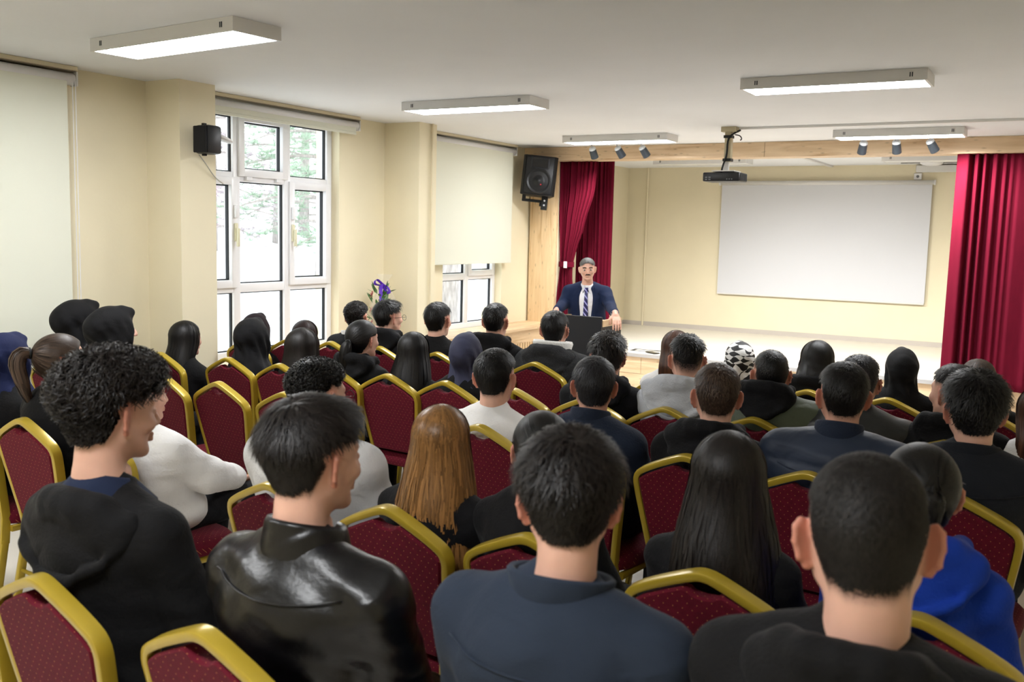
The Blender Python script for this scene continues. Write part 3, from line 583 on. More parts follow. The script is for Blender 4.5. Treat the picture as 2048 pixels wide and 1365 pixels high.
# ================================================================== PEOPLE
# smooth-union distance fields meshed with surface nets: one continuous surface per body or garment
class SDF:
    def __init__(s,lo,hi,v):
        s.lo=np.array(lo,np.float32); s.v=v; n=np.ceil((np.array(hi)-lo)/v).astype(int)+1
        s.ax=[s.lo[i]+v*np.arange(n[i],dtype=np.float32) for i in range(3)]; s.D=np.full(n,.5,np.float32)
    def win(s,lo,hi):
        sl=[]
        for i in range(3):
            a=int(max(0,math.floor((lo[i]-s.lo[i])/s.v))); b=int(min(len(s.ax[i]),math.ceil((hi[i]-s.lo[i])/s.v)+1))
            if b<=a: return None,None
            sl.append(slice(a,b))
        sl=tuple(sl); g=[s.ax[0][sl[0]][:,None,None],s.ax[1][sl[1]][None,:,None],s.ax[2][sl[2]][None,None,:]]
        return sl,g
    def mix(s,sl,d,k,op):
        D=s.D[sl]
        if op=='u':
            h=np.clip(.5+.5*(D-d)/k,0,1); s.D[sl]=D*(1-h)+d*h-k*h*(1-h)
        else:
            h=np.clip(.5-.5*(D+d)/k,0,1); s.D[sl]=D*(1-h)-d*h+k*h*(1-h)
        return s
    def cone(s,a,b,ra,rb,k=.02,op='u',sq=None):
        "tapered capsule; sq=(sx,sy,sz) squashes about a"
        a=np.array(a,np.float32); b=np.array(b,np.float32); m=max(ra,rb)+k+2.5*s.v
        sl,g=s.win(np.minimum(a,b)-m,np.maximum(a,b)+m)
        if sl is None: return s
        ab=b-a; L=max(float(ab@ab),1e-9)
        p=[g[i]-a[i] for i in range(3)]
        t=np.clip((p[0]*ab[0]+p[1]*ab[1]+p[2]*ab[2])/L,0,1)
        q=[p[i]-t*ab[i] for i in range(3)]
        d=np.sqrt(q[0]**2+q[1]**2+q[2]**2)-(ra+(rb-ra)*t)
        return s.mix(sl,d,k,op)
    def path(s,pts,rs,k=.01,op='u'):
        rs=rs if hasattr(rs,'__len__') else [rs]*len(pts)
        for i in range(len(pts)-1): s.cone(pts[i],pts[i+1],rs[i],rs[i+1],k,op)
        return s
    def ell(s,c,r,k=.02,op='u',rx=0,rz=0):
        c=np.array(c,np.float32); m=max(r)+k+2.5*s.v
        lo,hi=(c-m,c+m) if (rx or rz) else (c-np.array(r)-k-2.5*s.v,c+np.array(r)+k+2.5*s.v)
        sl,g=s.win(lo,hi)
        if sl is None: return s
        x,y,z=[g[i]-c[i] for i in range(3)]
        if rx: y,z=y*math.cos(rx)+z*math.sin(rx),-y*math.sin(rx)+z*math.cos(rx)
        if rz: x,y=x*math.cos(rz)+y*math.sin(rz),-x*math.sin(rz)+y*math.cos(rz)
        k0=np.sqrt((x/r[0])**2+(y/r[1])**2+(z/r[2])**2)+1e-6; k1=np.sqrt((x/r[0]**2)**2+(y/r[1]**2)**2+(z/r[2]**2)**2)+1e-6
        return s.mix(sl,k0*(k0-1)/k1,k,op)
    def disp(s,fn):
        g=[s.ax[0][:,None,None],s.ax[1][None,:,None],s.ax[2][None,None,:]]
        near=np.abs(s.D)<.06
        i=np.nonzero(near); s.D[i]+=fn(s.ax[0][i[0]],s.ax[1][i[1]],s.ax[2][i[2]]).astype(np.float32); return s
    def nets(s):
        D=s.D; S=D<0; n=D.shape
        cnt=np.zeros([k-1 for k in n],np.int8)
        cs=[(i,j,k) for i in (0,1) for j in (0,1) for k in (0,1)]
        for i,j,k in cs: cnt+=S[i:n[0]-1+i,j:n[1]-1+j,k:n[2]-1+k]
        A=np.argwhere((cnt>0)&(cnt<8)); idx=np.full(cnt.shape,-1,np.int32); idx[tuple(A.T)]=np.arange(len(A))
        V=np.stack([D[A[:,0]+i,A[:,1]+j,A[:,2]+k] for i,j,k in cs],1)
        P=np.zeros((len(A),3),np.float32); c=np.zeros(len(A),np.float32)
        for a in range(8):
            for b in range(a+1,8):
                d=np.array(cs[b])-np.array(cs[a])
                if np.abs(d).sum()!=1: continue
                va,vb=V[:,a],V[:,b]; x=(va<0)!=(vb<0); t=np.where(x,va/np.where(x,va-vb,1),0)
                P+=x[:,None]*(np.array(cs[a],np.float32)+t[:,None]*d); c+=x
        verts=s.lo+s.v*(A+P/c[:,None])
        quads=[]
        for ax in range(3):
            o1,o2=(ax+1)%3,(ax+2)%3
            sa=[slice(None)]*3; sb=[slice(None)]*3; sa[ax]=slice(0,-1); sb[ax]=slice(1,None)
            s1=S[tuple(sa)]; s2=S[tuple(sb)]; E_=np.argwhere(s1!=s2)
            E_=E_[(E_[:,o1]>0)&(E_[:,o2]>0)&(E_[:,o1]<n[o1]-1)&(E_[:,o2]<n[o2]-1)]
            if not len(E_): continue
            inside=s1[tuple(E_.T)]
            def at(d1,d2): q=E_.copy(); q[:,o1]-=d1; q[:,o2]-=d2; return idx[tuple(q.T)]
            q=np.stack([at(1,1),at(0,1),at(0,0),at(1,0)],1); q[~inside]=q[~inside][:,::-1]; quads.append(q)
        return verts.astype(np.float32),np.concatenate(quads)
def noise3(seed,freq,n=6,st=(1,1,1)):
    r_=np.random.default_rng(seed); K=r_.normal(size=(n,3)); K/=np.linalg.norm(K,axis=1)[:,None]; K*=freq*r_.uniform(.6,1.7,(n,1))*np.array(st); ph=r_.uniform(0,6.28,n)
    def f(x,y,z):
        o=0; wx=.25*np.sin(freq*.5*z+ph[0]); 
        for k,p in zip(K,ph): o=o+np.sin(k[0]*x+k[1]*y+k[2]*z+p+wx*2)
        return o/n
    return f
def np_mesh(name,V,Q,m,smooth=True,tint=None,attr='tint'):
    "V (n,3) ; Q (k,4) quads"
    me=bpy.data.meshes.new(name); V=np.ascontiguousarray(V,np.float32); Q=np.ascontiguousarray(Q,np.int32)
    me.vertices.add(len(V)); me.vertices.foreach_set('co',V.ravel()); me.loops.add(Q.size); me.loops.foreach_set('vertex_index',Q.ravel())
    me.polygons.add(len(Q)); me.polygons.foreach_set('loop_start',np.arange(0,Q.size,4,dtype=np.int32)); me.polygons.foreach_set('loop_total',np.full(len(Q),4,np.int32))
    if smooth: me.polygons.foreach_set('use_smooth',np.ones(len(Q),bool))
    if tint is not None:
        a=me.attributes.new(attr,'FLOAT','POINT'); a.data.foreach_set('value',np.ascontiguousarray(tint,np.float32))
    me.update(calc_edges=True); me.materials.append(m); return me
def join(*VQ):
    Vs=[];Qs=[];o=0
    for V,Q in VQ: Vs.append(V); Qs.append(Q+o); o+=len(V)
    return np.concatenate(Vs),np.concatenate(Qs)
def vnormals(V,Q):
    n=np.cross(V[Q[:,2]]-V[Q[:,0]],V[Q[:,3]]-V[Q[:,1]]); N=np.zeros_like(V)
    for k in range(4): np.add.at(N,Q[:,k],n)
    return N/(np.linalg.norm(N,axis=1)[:,None]+1e-12)
# ---- head (frame: origin between the ears at eye height, faces +Y, top z=.118, chin z=-.112)
_heads={}
def head_mesh(v,fem=False,ears=True):
    key=(v,fem,ears)
    if key in _heads: return _heads[key]
    s=SDF((-.125,-.15,-.33),(.125,.155,.15),v)
    s.ell((0,-.012,.030),(.077,.100,.088),.01)
    s.ell((0,.032,-.022),(.060,.062,.088),.03)
    j=.9 if fem else 1.0
    s.cone((0,.045,-.075),(0,.078,-.094),.030*j,.018*j,.02)
    for m in (-1,1):
        s.cone((m*.054*j,.004,-.045),(m*.022,.066,-.092),.017*j,.016,.02)
        s.cone((m*.012,.090,.030),(m*.045,.070,.030),.010,.010,.012)            # brow
        s.ell((m*.034,.102,.008),(.016,.016,.011),.012,'s')                       # eye socket
        s.ell((m*.033,.082,.006),(.0125,.0125,.010),.004)                         # lids
        s.ell((m*.046,.062,-.022),(.020,.022,.018),.02)                           # cheek
    s.path([(0,.094,.018),(0,.108,-.012),(0,.117,-.026)],[.008,.010,.012],.010)
    for m in (-1,1): s.ell((m*.012,.104,-.030),(.009,.011,.008),.006)
    s.cone((-.018,.0945,-.054),(.018,.0945,-.054),.0062,.0062,.006); s.cone((-.015,.094,-.066),(.015,.094,-.066),.0075,.0075,.006)
    s.cone((-.02,.1015,-.0600),(.02,.1015,-.0600),.0022,.0022,.003,'s')
    nr=.047 if fem else .056
    s.cone((0,-.022,-.04),(0,-.036,-.16),nr,nr*1.02,.03); s.cone((0,-.036,-.16),(0,-.020,-.26),nr*1.02,nr*1.04,.02)
    for m in ((-1,1) if ears else ()):                                            # ears: helix rim, thin plate, lobe, hollow
        E_=lambda u,w:(m*(.0715+u*.80),-.006-u*.66,w-.006)
        for w in (-.020,-.010,0,.010,.019,.026): s.cone(E_(0,w*.8),E_(.025,w),.0065,.0046,.006)
        s.path([E_(-.002,.010),E_(.008,.027),E_(.020,.033),E_(.029,.024),E_(.030,.004),E_(.023,-.016),E_(.010,-.031),E_(.001,-.026)],[.005,.0048,.0052,.0052,.0050,.0046,.0066,.006],.003)
        s.ell((m*.0985,-.002,-.002),(.008,.010,.013),.004,'s')
    VQ=s.nets(); _heads[key]=(*VQ,vnormals(*VQ)); return _heads[key]
_hand=[]
def hand_mesh():
    "right hand, relaxed: wrist at origin, fingers along +Y, palm down"
    if _hand: return _hand[0]
    s=SDF((-.07,-.05,-.09),(.07,.21,.04),.005)
    s.cone((0,-.03,0),(0,.02,0),.026,.027,.01); s.ell((0,.055,-.002),(.040,.052,.017),.015)
    for x,l,a in ((-.030,.066,-.10),(-.010,.078,-.03),(.010,.073,.04),(.029,.058,.12)):
        b=Vector((x,.095,0)); p1=b+Vector((a*l*.4,l*.46,-.008)); p2=p1+Vector((a*l*.2,l*.30,-.020)); p3=p2+Vector((0,l*.14,-.022))
        s.path([(x*.8,.06,0),tuple(b),tuple(p1),tuple(p2),tuple(p3)],[.010,.0098,.009,.0082,.0072],.004)
    s.path([(-.028,.02,-.004),(-.052,.050,-.012),(-.058,.080,-.022),(-.054,.100,-.030)],[.014,.0125,.0105,.009],.008)
    _hand.append(s.nets()); return _hand[0]
def xfh(V,c,yaw=0,pitch=0,roll=0,s=1.0):
    "as xf, but the base of the neck keeps still while the head nods"
    a=xf(V,c,yaw,pitch,roll,s); b=xf(V,c,yaw*.6,0,0,s); k=sm(-.19,-.07,V[:,2])[:,None]; return (a*k+b*(1-k)).astype(np.float32)
def xf(V,c,yaw=0,pitch=0,roll=0,s=1.0):
    Mx=(Matrix.Rotation(yaw,3,'Z')@Matrix.Rotation(pitch,3,'X')@Matrix.Rotation(roll,3,'Y'))
    return (V*s)@np.array(Mx,np.float32).T+np.array(c,np.float32)
# ---- hair
def hairline(y,x=0):
    return .022*sm(.028,.060,np.abs(x))*sm(-.045,-.065,y)+np.interp(y,[-.13,-.05,-.034,-.016,.03,.05,.066,.085,.11],[-.078,-.074,-.030,.030,.026,.040,.066,.082,.085])
def ribbons(P,side,W,tint):
    "P (n,s,3) centre lines, side (n,s,3) unit, W (n,s) half widths"
    n,S=P.shape[:2]; V=np.stack([P-side*W[...,None],P+side*W[...,None]],2).reshape(-1,3)
    b=(np.arange(n)*S*2)[:,None]+(np.arange(S-1)*2)[None,:]
    Q=np.stack([b,b+1,b+3,b+2],-1).reshape(-1,4); return V,Q,np.repeat(tint,S*2)
def sm(a,b,x): t=np.clip((x-a)/(b-a),0,1); return t*t*(3-2*t)
FADE=dict(buzz=.040,crop=.045,wavy=.055,fade=.085,fluffy=.040,curly=.030,quiff=.045,neat=.032,silver=.03)
def stubble(V,style):
    x,y,z=V[:,0],V[:,1],V[:,2]; hm=z-hairline(y,x); ear=(np.abs(x)>.073)&(z<.034)&(y<.02)&(y>-.05)
    return np.where(ear,0,.92*sm(-.004,FADE[style]*.8,hm)*(sm(.10,.06,y)+sm(.09,.1,z)).clip(0,1)).astype(np.float32)
def short_hair(style,v,n,seed,fem=False):
    V,Q,N=head_mesh(v,fem); r_=np.random.default_rng(seed)
    st=dict(buzz=(.006,.004,.009,.007,.5,0,.0),crop=(.015,.007,.020,.009,.38,.2,.06),wavy=(.021,.006,.024,.010,.4,1.3,.10),fade=(.018,.002,.030,.006,.55,.2,.20),fluffy=(.024,.011,.042,.022,.6,.5,.05),curly=(.036,.012,.042,.022,.55,2.2,.04),quiff=(.021,.010,.042,.018,.4,.15,.06),neat=(.013,.008,.028,.018,.35,.12,.05),silver=(.010,.005,.022,.010,.3,.1,.04))[style]
    fz=FADE[style]
    tt,ts,Lt,Ls,lift,curl,fade=st
    z,y,x=V[:,2],V[:,1],V[:,0]
    ear=(np.abs(x)>.073)&(z<.030)&(y<.012)&(y>-.046)
    hm=(z-hairline(y,x)); mask=(hm>0)&~ear
    up_=sm(-.01+fade*.2,.075,z+.25*np.clip(-y-.06,0,1)*0)
    th=(ts+(tt-ts)*up_)*sm(fz*.25,fz*1.1,hm)*(1-.85*sm(.045,.065,np.abs(x))*sm(.085,.045,z)*sm(-.065,-.04,y))-.0012
    nz=noise3(seed,70 if curl>.4 else 45); amp=.0035*curl+.0025
    Vs=V+N*(th+amp*nz(x*1,y*1,z)*sm(.0,.03,hm)*(.3+.7*up_))[:,None]
    if style in('quiff','fluffy','curly'): Vs[:,1]+=sm(.02,.09,y)*sm(.05,.1,z)*.010; Vs[:,2]+=sm(.0,.09,y)*sm(.05,.1,z)*.010
    shellmask=mask&(hm>fz*.3)
    Qm=Q[shellmask[Q].all(1)]
    parts=[(Vs,Qm)]; tint=[np.full(len(V),.25)]
    # strands
    F_=Q[mask[Q].all(1)]; ctr=V[F_].mean(1); pick=r_.integers(0,len(F_),n)
    wts=r_.dirichlet((1,1,1,1),n).astype(np.float32); p0=(V[F_[pick]]*wts[...,None]).sum(1); nn=(N[F_[pick]]*wts[...,None]).sum(1); nn/=np.linalg.norm(nn,axis=1)[:,None]
    hm0=p0[:,2]-hairline(p0[:,1],p0[:,0]); u0=sm(-.01+fade*.2,.075,p0[:,2])
    th0=(ts+(tt-ts)*u0)*sm(fz*.25,fz*1.1,hm0)*(1-.85*sm(.045,.065,np.abs(p0[:,0]))*sm(.085,.045,p0[:,2])*sm(-.065,-.04,p0[:,1]))
    wh=np.array([.008,-.062,.112],np.float32); d=p0-wh; d[:,2]-=.02; d=d-nn*(d*nn).sum(1)[:,None]; d/=np.linalg.norm(d,axis=1)[:,None]+1e-6
    sw=np.cross(nn,d); d=d+sw*(.35*np.exp(-np.linalg.norm(p0-wh,axis=1)/.03)[:,None]*2+r_.normal(0,.28+.5*curl,(n,1))); d/=np.linalg.norm(d,axis=1)[:,None]
    L=(Ls+(Lt-Ls)*u0)*(.10+.90*sm(0,fz*1.2,hm0))*r_.uniform(.6,1.15,n); earz=(np.abs(p0[:,0])>.045)&(p0[:,2]<.062)&(p0[:,1]>-.055)&(p0[:,1]<.045); L=np.where(earz,L*.22,L); keep=r_.random(n)<(.15+.85*sm(0,fz*.8,hm0)); L=np.where(keep,L,.0005)
    S=8 if curl>1 else 5; ts_=np.linspace(0,1,S)[None,:,None]
    lf=(lift*(.5+.7*u0)*r_.uniform(.4,1.2,n))[:,None,None]
    P=p0[:,None]+nn[:,None]*(th0[:,None,None]*.95+.0006)+L[:,None,None]*(d[:,None]*ts_+nn[:,None]*lf*(ts_-.6*ts_**2))
    P[...,2]-=(L[:,None]*.25*(ts_[...,0]**2))*(u0[:,None]*.5+.2)
    if curl>.2:
        ph=r_.uniform(0,6.28,n)[:,None]; a=.0045*curl*np.minimum(1,ts_[...,0]*2)*sm(0,.05,hm0)[:,None]; P+=(np.cross(d,nn)[:,None]*(a*np.sin(ph+7*ts_[...,0]))[...,None]+nn[:,None]*(a*np.cos(ph+7*ts_[...,0]))[...,None])
    if style in('quiff','fluffy','curly'): q=sm(.02,.09,P[...,1])*sm(.05,.1,P[...,2]); P[...,1]+=q*.010; P[...,2]+=q*.010
    wd=(.0016 if v<.005 else .0022)*(1+.5*curl)
    side=np.cross(d,nn)[:,None].repeat(S,1); W=np.linspace(1,.25,S)[None]*wd*r_.uniform(.6,1.3,(n,1))*(.08+.92*sm(fz*.1,fz*.8,hm0))[:,None]
    Vr,Qr,tr=ribbons(P,side,W,r_.random(n)**1.5)
    Vj,Qj=join((Vs,Qm),(Vr,Qr)); return Vj,Qj,np.concatenate([tint[0],tr])
def scalp(v,fem,th,seed,ears=True):
    V,Q,N=head_mesh(v,fem,ears); z,y,x=V[:,2],V[:,1],V[:,0]; hm=z-hairline(y)
    m=(hm>0)&~((np.abs(x)>.080)&(z<.03)&ears); return V+N*(th*sm(-.004,.02,hm))[:,None],Q[m[Q].all(1)]
def long_hair(zend,n,seed,flare=1.0,part=.25,back=.0,v=.007,wid=.0045,wave=0.0):
    "straight or wavy hair falling from the crown over the back; zend negative, head frame"
    r_=np.random.default_rng(seed); S=16
    def surf(phi,t,off,ze):
        # t 0..1 from crown to the tips ; phi azimuth 0=front, pi=back
        zc=np.where(t<.42,.125-.0*t,0); a=np.clip(t/.42,0,1)*PI/2*1.12
        rx,ry,rz=.088+off,.109+off,.095+off
        x1=rx*np.sin(a)*np.sin(phi); y1=-.012+ry*np.sin(a)*np.cos(phi); z1=.030+rz*np.cos(a)
        e=np.clip((t-.42)/.58,0,1); z2=.030+rz*math.cos(PI/2*1.12)+(ze-(.03+rz*math.cos(PI/2*1.12)))*e
        fl=1+flare*.30*np.sin(np.clip(e*1.3,0,1)*PI/2)
        x2=rx*np.sin(PI/2*1.12)*np.sin(phi)*fl*(1-.12*e); y2=-.012+ry*np.sin(PI/2*1.12)*np.cos(phi)*(1-.35*e)-(.070+back)*sm(0,.5,e)
        k=(t<.42); return np.stack(np.broadcast_arrays(np.where(k,x1,x2),np.where(k,y1,y2),np.where(k,z1,z2)),-1)
    ph0=R(62)
    phis=np.linspace(ph0,2*PI-ph0,40); tt=np.linspace(.02,1,22)
    G=surf(phis[:,None],tt[None,:],-.006,zend*.97+.01); nu,nv=G.shape[:2]; i=np.arange(nu-1)[:,None]*nv+np.arange(nv-1)[None]
    Qg=np.stack([i,i+nv,i+nv+1,i+1],-1).reshape(-1,4); Vg=G.reshape(-1,3)
    phi=r_.uniform(ph0*.85,2*PI-ph0*.85,n); t0=r_.uniform(.0,.25,n); ln=r_.uniform(.90,1.03,n)
    T_=t0[:,None]+(ln-t0)[:,None]*np.linspace(0,1,S)[None]
    ph=phi[:,None]+r_.normal(0,.05,(n,1))*np.linspace(0,1,S)[None]+(.03+wave*.06)*np.sin(T_*(9+8*wave)+r_.uniform(0,6.28,(n,1)))*T_
    P=surf(ph,np.clip(T_,0,1.05),r_.uniform(-.002,.006,(n,1))+wave*.004*np.sin(T_*20+r_.uniform(0,6,(n,1)))*T_,zend*r_.uniform(.93,1.04,(n,1)))
    tg=np.gradient(P,axis=1); out=P-np.array([0,-.02,.0]); out[...,2]=np.clip(out[...,2]-.02,0,1); side=np.cross(tg,out); side/=np.linalg.norm(side,axis=2)[...,None]+1e-9
    W=np.interp(np.linspace(0,1,S),[0,.1,.8,1],[.5,1,.9,.25])[None]*wid*r_.uniform(.5,1.3,(n,1))
    Vr,Qr,tr=ribbons(P.astype(np.float32),side,W,r_.random(n)**1.3)
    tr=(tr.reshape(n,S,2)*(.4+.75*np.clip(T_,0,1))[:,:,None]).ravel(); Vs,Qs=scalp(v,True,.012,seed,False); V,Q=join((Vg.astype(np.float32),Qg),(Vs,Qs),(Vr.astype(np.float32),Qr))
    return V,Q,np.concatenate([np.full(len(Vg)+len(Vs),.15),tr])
def tied_hair(path,radii,n,seed,v=.007):
    "sleek hair pulled back into a tail along path (head frame)"
    r_=np.random.default_rng(seed); S=12; Vs,Qs=scalp(v,True,.013,seed)
    Pp=np.array([tuple(p) for p in smooth_path(path,2)]); tt=np.linspace(0,1,len(Pp)); s=np.linspace(0,1,S)
    base=np.stack([np.interp(s,tt,Pp[:,k]) for k in range(3)],1); rad=np.interp(s,np.linspace(0,1,len(radii)),radii)
    a=r_.uniform(0,6.28,n); q=np.sqrt(r_.random(n))
    tg=np.gradient(base,axis=0); tg/=np.linalg.norm(tg,axis=1)[:,None]; e1=np.cross(tg,[1,0,.01]); e1/=np.linalg.norm(e1,axis=1)[:,None]; e2=np.cross(tg,e1)
    ang=a[:,None]+.5*s[None]*r_.normal(0,1,(n,1)); rr=q[:,None]*rad[None]
    P=base[None]+e1[None]*(rr*np.cos(ang))[...,None]+e2[None]*(rr*np.sin(ang))[...,None]; P+= (tg[-1]*.03)[None,None]*(s[None,:,None]**2)*r_.normal(0,1,(n,1,1))
    side=np.cross(np.gradient(P,axis=1),(P-base[None])+1e-4); side/=np.linalg.norm(side,axis=2)[...,None]+1e-9
    W=np.interp(s,[0,.1,.8,1],[.8,1,.9,.3])[None]*.004*r_.uniform(.6,1.3,(n,1)); Vr,Qr,tr=ribbons(P.astype(np.float32),side,W,r_.random(n))
    # combed ribbons over the skull toward the knot
    m=n; F_=Qs[r_.integers(0,len(Qs),m)]; p0=Vs[F_].mean(1); kn=np.array(path[0],np.float32); nrm=(p0-np.array([0,-.01,.02])); nrm/=np.linalg.norm(nrm,axis=1)[:,None]
    S2=6; s2=np.linspace(0,1,S2)[None,:,None]; ln=np.minimum(np.linalg.norm(kn-p0,axis=1),.07)[:,None,None]; d=kn-p0; d-=nrm*(d*nrm).sum(1)[:,None]; d/=np.linalg.norm(d,axis=1)[:,None]+1e-6
    P2=p0[:,None]+nrm[:,None]*.003+d[:,None]*ln*s2; c=np.array([0,-.012,.03],np.float32); rr0=np.linalg.norm((p0-c)/np.array([.077,.1,.088]),axis=1)[:,None,None]
    P2=c+(P2-c)*(rr0/np.linalg.norm((P2-c)/np.array([.077,.1,.088]),axis=2)[...,None])
    side=np.cross(d,nrm)[:,None].repeat(S2,1); W2_=np.full((m,S2),.0025)*np.array([.3,1,1,1,1,.5]); V2,Q2,t2=ribbons(P2.astype(np.float32),side,W2_,r_.random(m))
    V,Q=join((Vs,Qs),(Vr,Qr),(V2,Q2)); return V,Q,np.concatenate([np.full(len(Vs),.2),tr,t2])
def hijab_mesh(v,seed,face=True,drape=.16,bun=True,point=.0):
    s=SDF((-.22,-.24,-.34),(.22,.19,.19),v)
    s.ell((0,-.018,.034),(.090,.116,.100),.02)
    if bun: s.ell((0,-.105,.005),(.062,.050,.062),.05)
    s.cone((0,.05,.105),(0,.088,.095),.028,.016+point,.03)
    s.ell((0,.030,-.02),(.080,.080,.098),.03)
    s.cone((0,-.02,-.07),(0,-.035,-.18),.085,.092,.04)
    s.ell((0,-.030,-.20),(.135,.105,.07),.05)
    s.ell((0,-.075,-.20-drape*.4),(.125,.055,drape),.05)
    s.ell((0,.05,-.20),(.11,.05,.10),.04)
    if face: s.ell((0,.150,-.008),(.055,.085,.088),.012,'s')
    nz=noise3(seed,26,6,(1,1,1.6))
    def fold(x,y,z):
        ang=np.arctan2(x,-(y+.01)); low=sm(.06,-.08,z)
        return .0035*nz(x,y,z)+low*.0055*np.sin(9*ang+26*z+seed)*sm(0,.04,np.hypot(x,y))+.003*np.sin(55*z+8*ang+18*y)*sm(.10,.0,z)
    s.disp(fold); return s.nets()
# ---- garments
def top_mesh(v,g,seed,bulk=0,fold=.006,arms=None,hem=.50,puff=0,long_=False):
    "g: dict(sh shoulder height, cy chest depth, ws shoulder half width, ar arm radius)"
    sh,cy,ws,ar=g['sh'],g['cy'],g['ws'],g['ar']; f=g['f']
    s=SDF((-.46,-.36,.42),(.46,.52,sh+.12),v)
    W=ws/.175
    zc=sh-.14
    s.ell((0,.0,.585),(.178*W+bulk,.140+bulk,.13),.04)
    s.ell((0,cy*.6,(.60+zc)/2),(.165*W+bulk,.118+bulk,(zc-.55)*.62),.06)
    s.ell((0,cy,zc),(.172*W+bulk,.115+bulk,.165),.06)
    s.ell((0,cy-.035,sh-.10),(.15*W+bulk,.085+bulk,.12),.05)
    for m,A in zip((-1,1),arms or g['arms']):
        s.cone((m*.045,cy+.0,sh+.005),(m*ws,cy+.01,sh-.062),.052+bulk*.6,ar+bulk,.05)
        A=[np.array(p,float) for p in A]
        s.cone(A[0],A[1],ar+bulk,ar*.86+bulk,.03); s.cone(A[1],A[2],ar*.88+bulk,ar*.66+bulk*.8,.02)
        s.cone(A[2],A[2]+(A[2]-A[1])*.03,ar*.70+bulk*.8,ar*.68+bulk*.8,.006)
    s.cone((0,cy+.02,sh-.03),(0,cy+.03,sh+.045),.062,.058,.03); s.cone((0,cy-.055,sh-.08),(0,cy-.022,sh+.0),.075,.058,.03)
    nz=noise3(seed,22,7,(1,1,1.3)); nz2=noise3(seed+5,45,6,(.8,.8,1.8))
    def fn(x,y,z):
        d=fold*(.9*nz(x,y,z)+.7*nz2(x,y,z))
        if puff: d=d+puff*np.abs(np.sin((z-.45)*PI/.125))**.6*-1+puff
        return d
    s.disp(fn); s.ell((0,cy+.055,sh+.075),(.055,.050,.05),.01,'s'); return s.nets()
def hood_mesh(v,g,seed,big=1.0):
    sh,cy=g['sh'],g['cy']; s=SDF((-.27,cy-.30,sh-.30),(.27,cy+.20,sh+.14),v)
    b=cy-.085; e=big
    s.path([(-.075,cy+.085,sh-.012),(-.098,cy+.02,sh+.008),(-.088,b+.01,sh+.024),(-.045,b-.022,sh+.032),(0,b-.028,sh+.034),(.045,b-.022,sh+.032),(.088,b+.01,sh+.024),(.098,cy+.02,sh+.008),(.075,cy+.085,sh-.012)],[.016,.024,.027,.027,.026,.027,.027,.024,.016],.02)
    s.ell((0,b+.004,sh-.050),(.145*e,.052,.088*e),.04)
    s.ell((0,b-.004,sh-.105*e),(.085*e,.042,.060*e),.04)
    s.cone((-.13*e,b+.035,sh-.015),(.13*e,b+.035,sh-.015),.04,.04,.03)
    s.path([(-.150*e,b+.030,sh-.010),(-.118*e,b-.030,sh-.072*e),(-.05*e,b-.052,sh-.112*e),(0,b-.054,sh-.120*e),(.05*e,b-.052,sh-.112*e),(.118*e,b-.030,sh-.072*e),(.150*e,b+.030,sh-.010)],.0145,.006)
    s.path([(-.09*e,b-.048,sh-.030),(0,b-.055,sh-.012),(.09*e,b-.048,sh-.030)],.006,.012,'s')
    nz=noise3(seed,34,6); s.disp(lambda x,y,z:.005*nz(x,y,z)+.003*np.sin(75*z+30*np.abs(x)+seed)*sm(sh+.02,sh-.06,z)); return s.nets()
def collar_mesh(g,h=.055,r0=.078,r1=.072,tilt=.02,open_=55,flare=0,th=.008):
    sh,cy=g['sh'],g['cy']; n=34; a0=R(90+open_/2); V=[];Q=[]
    prof=[(r0+.012,-.03),(r0+.010,.0),(r1+.008+flare,h),(r1+.002+flare,h+th*.8),(r1-.006+flare*.6,h),(r0-.006,-.005)]
    for i in range(n+1):
        a=a0+(2*PI-R(open_))*i/n
        for r_,z in prof: V.append((r_*math.cos(a)*1.02,cy+.012+r_*math.sin(a)*.98,sh+z+tilt*.5-tilt*math.sin(a)))
    m=len(prof)
    for i in range(n):
        for k in range(m): Q.append((i*m+k,(i+1)*m+k,(i+1)*m+(k+1)%m,i*m+(k+1)%m))
    return np.array(V,np.float32),np.array(Q)
_legs={}
def legs_mesh(fem=False):
    if fem in _legs: return _legs[fem]
    s=SDF((-.30,-.22,.04),(.30,.62,.70),.014); w=.9 if fem else 1
    s.ell((0,.0,.555),(.170*w,.135,.105),.04)
    for m in (-1,1):
        s.cone((m*.085,.02,.545),(m*.115,.40,.545),.085*w,.066*w,.04); s.cone((m*.115,.405,.535),(m*.115,.37,.10),.063*w,.050*w,.02); s.cone((m*.115,.37,.10),(m*.115,.37,.075),.05*w,.052*w,.01)
    nz=noise3(3,30); s.disp(lambda x,y,z:.005*nz(x,y,z)); _legs[fem]=s.nets(); return _legs[fem]
def shoe_me():
    s=SDF((-.06,-.10,-.01),(.06,.22,.13),.007); s.ell((0,.06,.035),(.046,.135,.045),.01); s.ell((0,-.03,.06),(.040,.055,.055),.03); s.cone((0,-.05,.012),(0,.15,.012),.042,.042,.01); s.ell((0,.05,-.06),(.2,.3,.058),.004,'s')
    return s.nets()
SHOE=np_mesh('shoe',*shoe_me(),mat('black_shoe','#17171a',.5)); SHOEW=SHOE.copy(); SHOEW.materials[0]=mat('white_trainer','#d8d8d6',.5)
_under={}
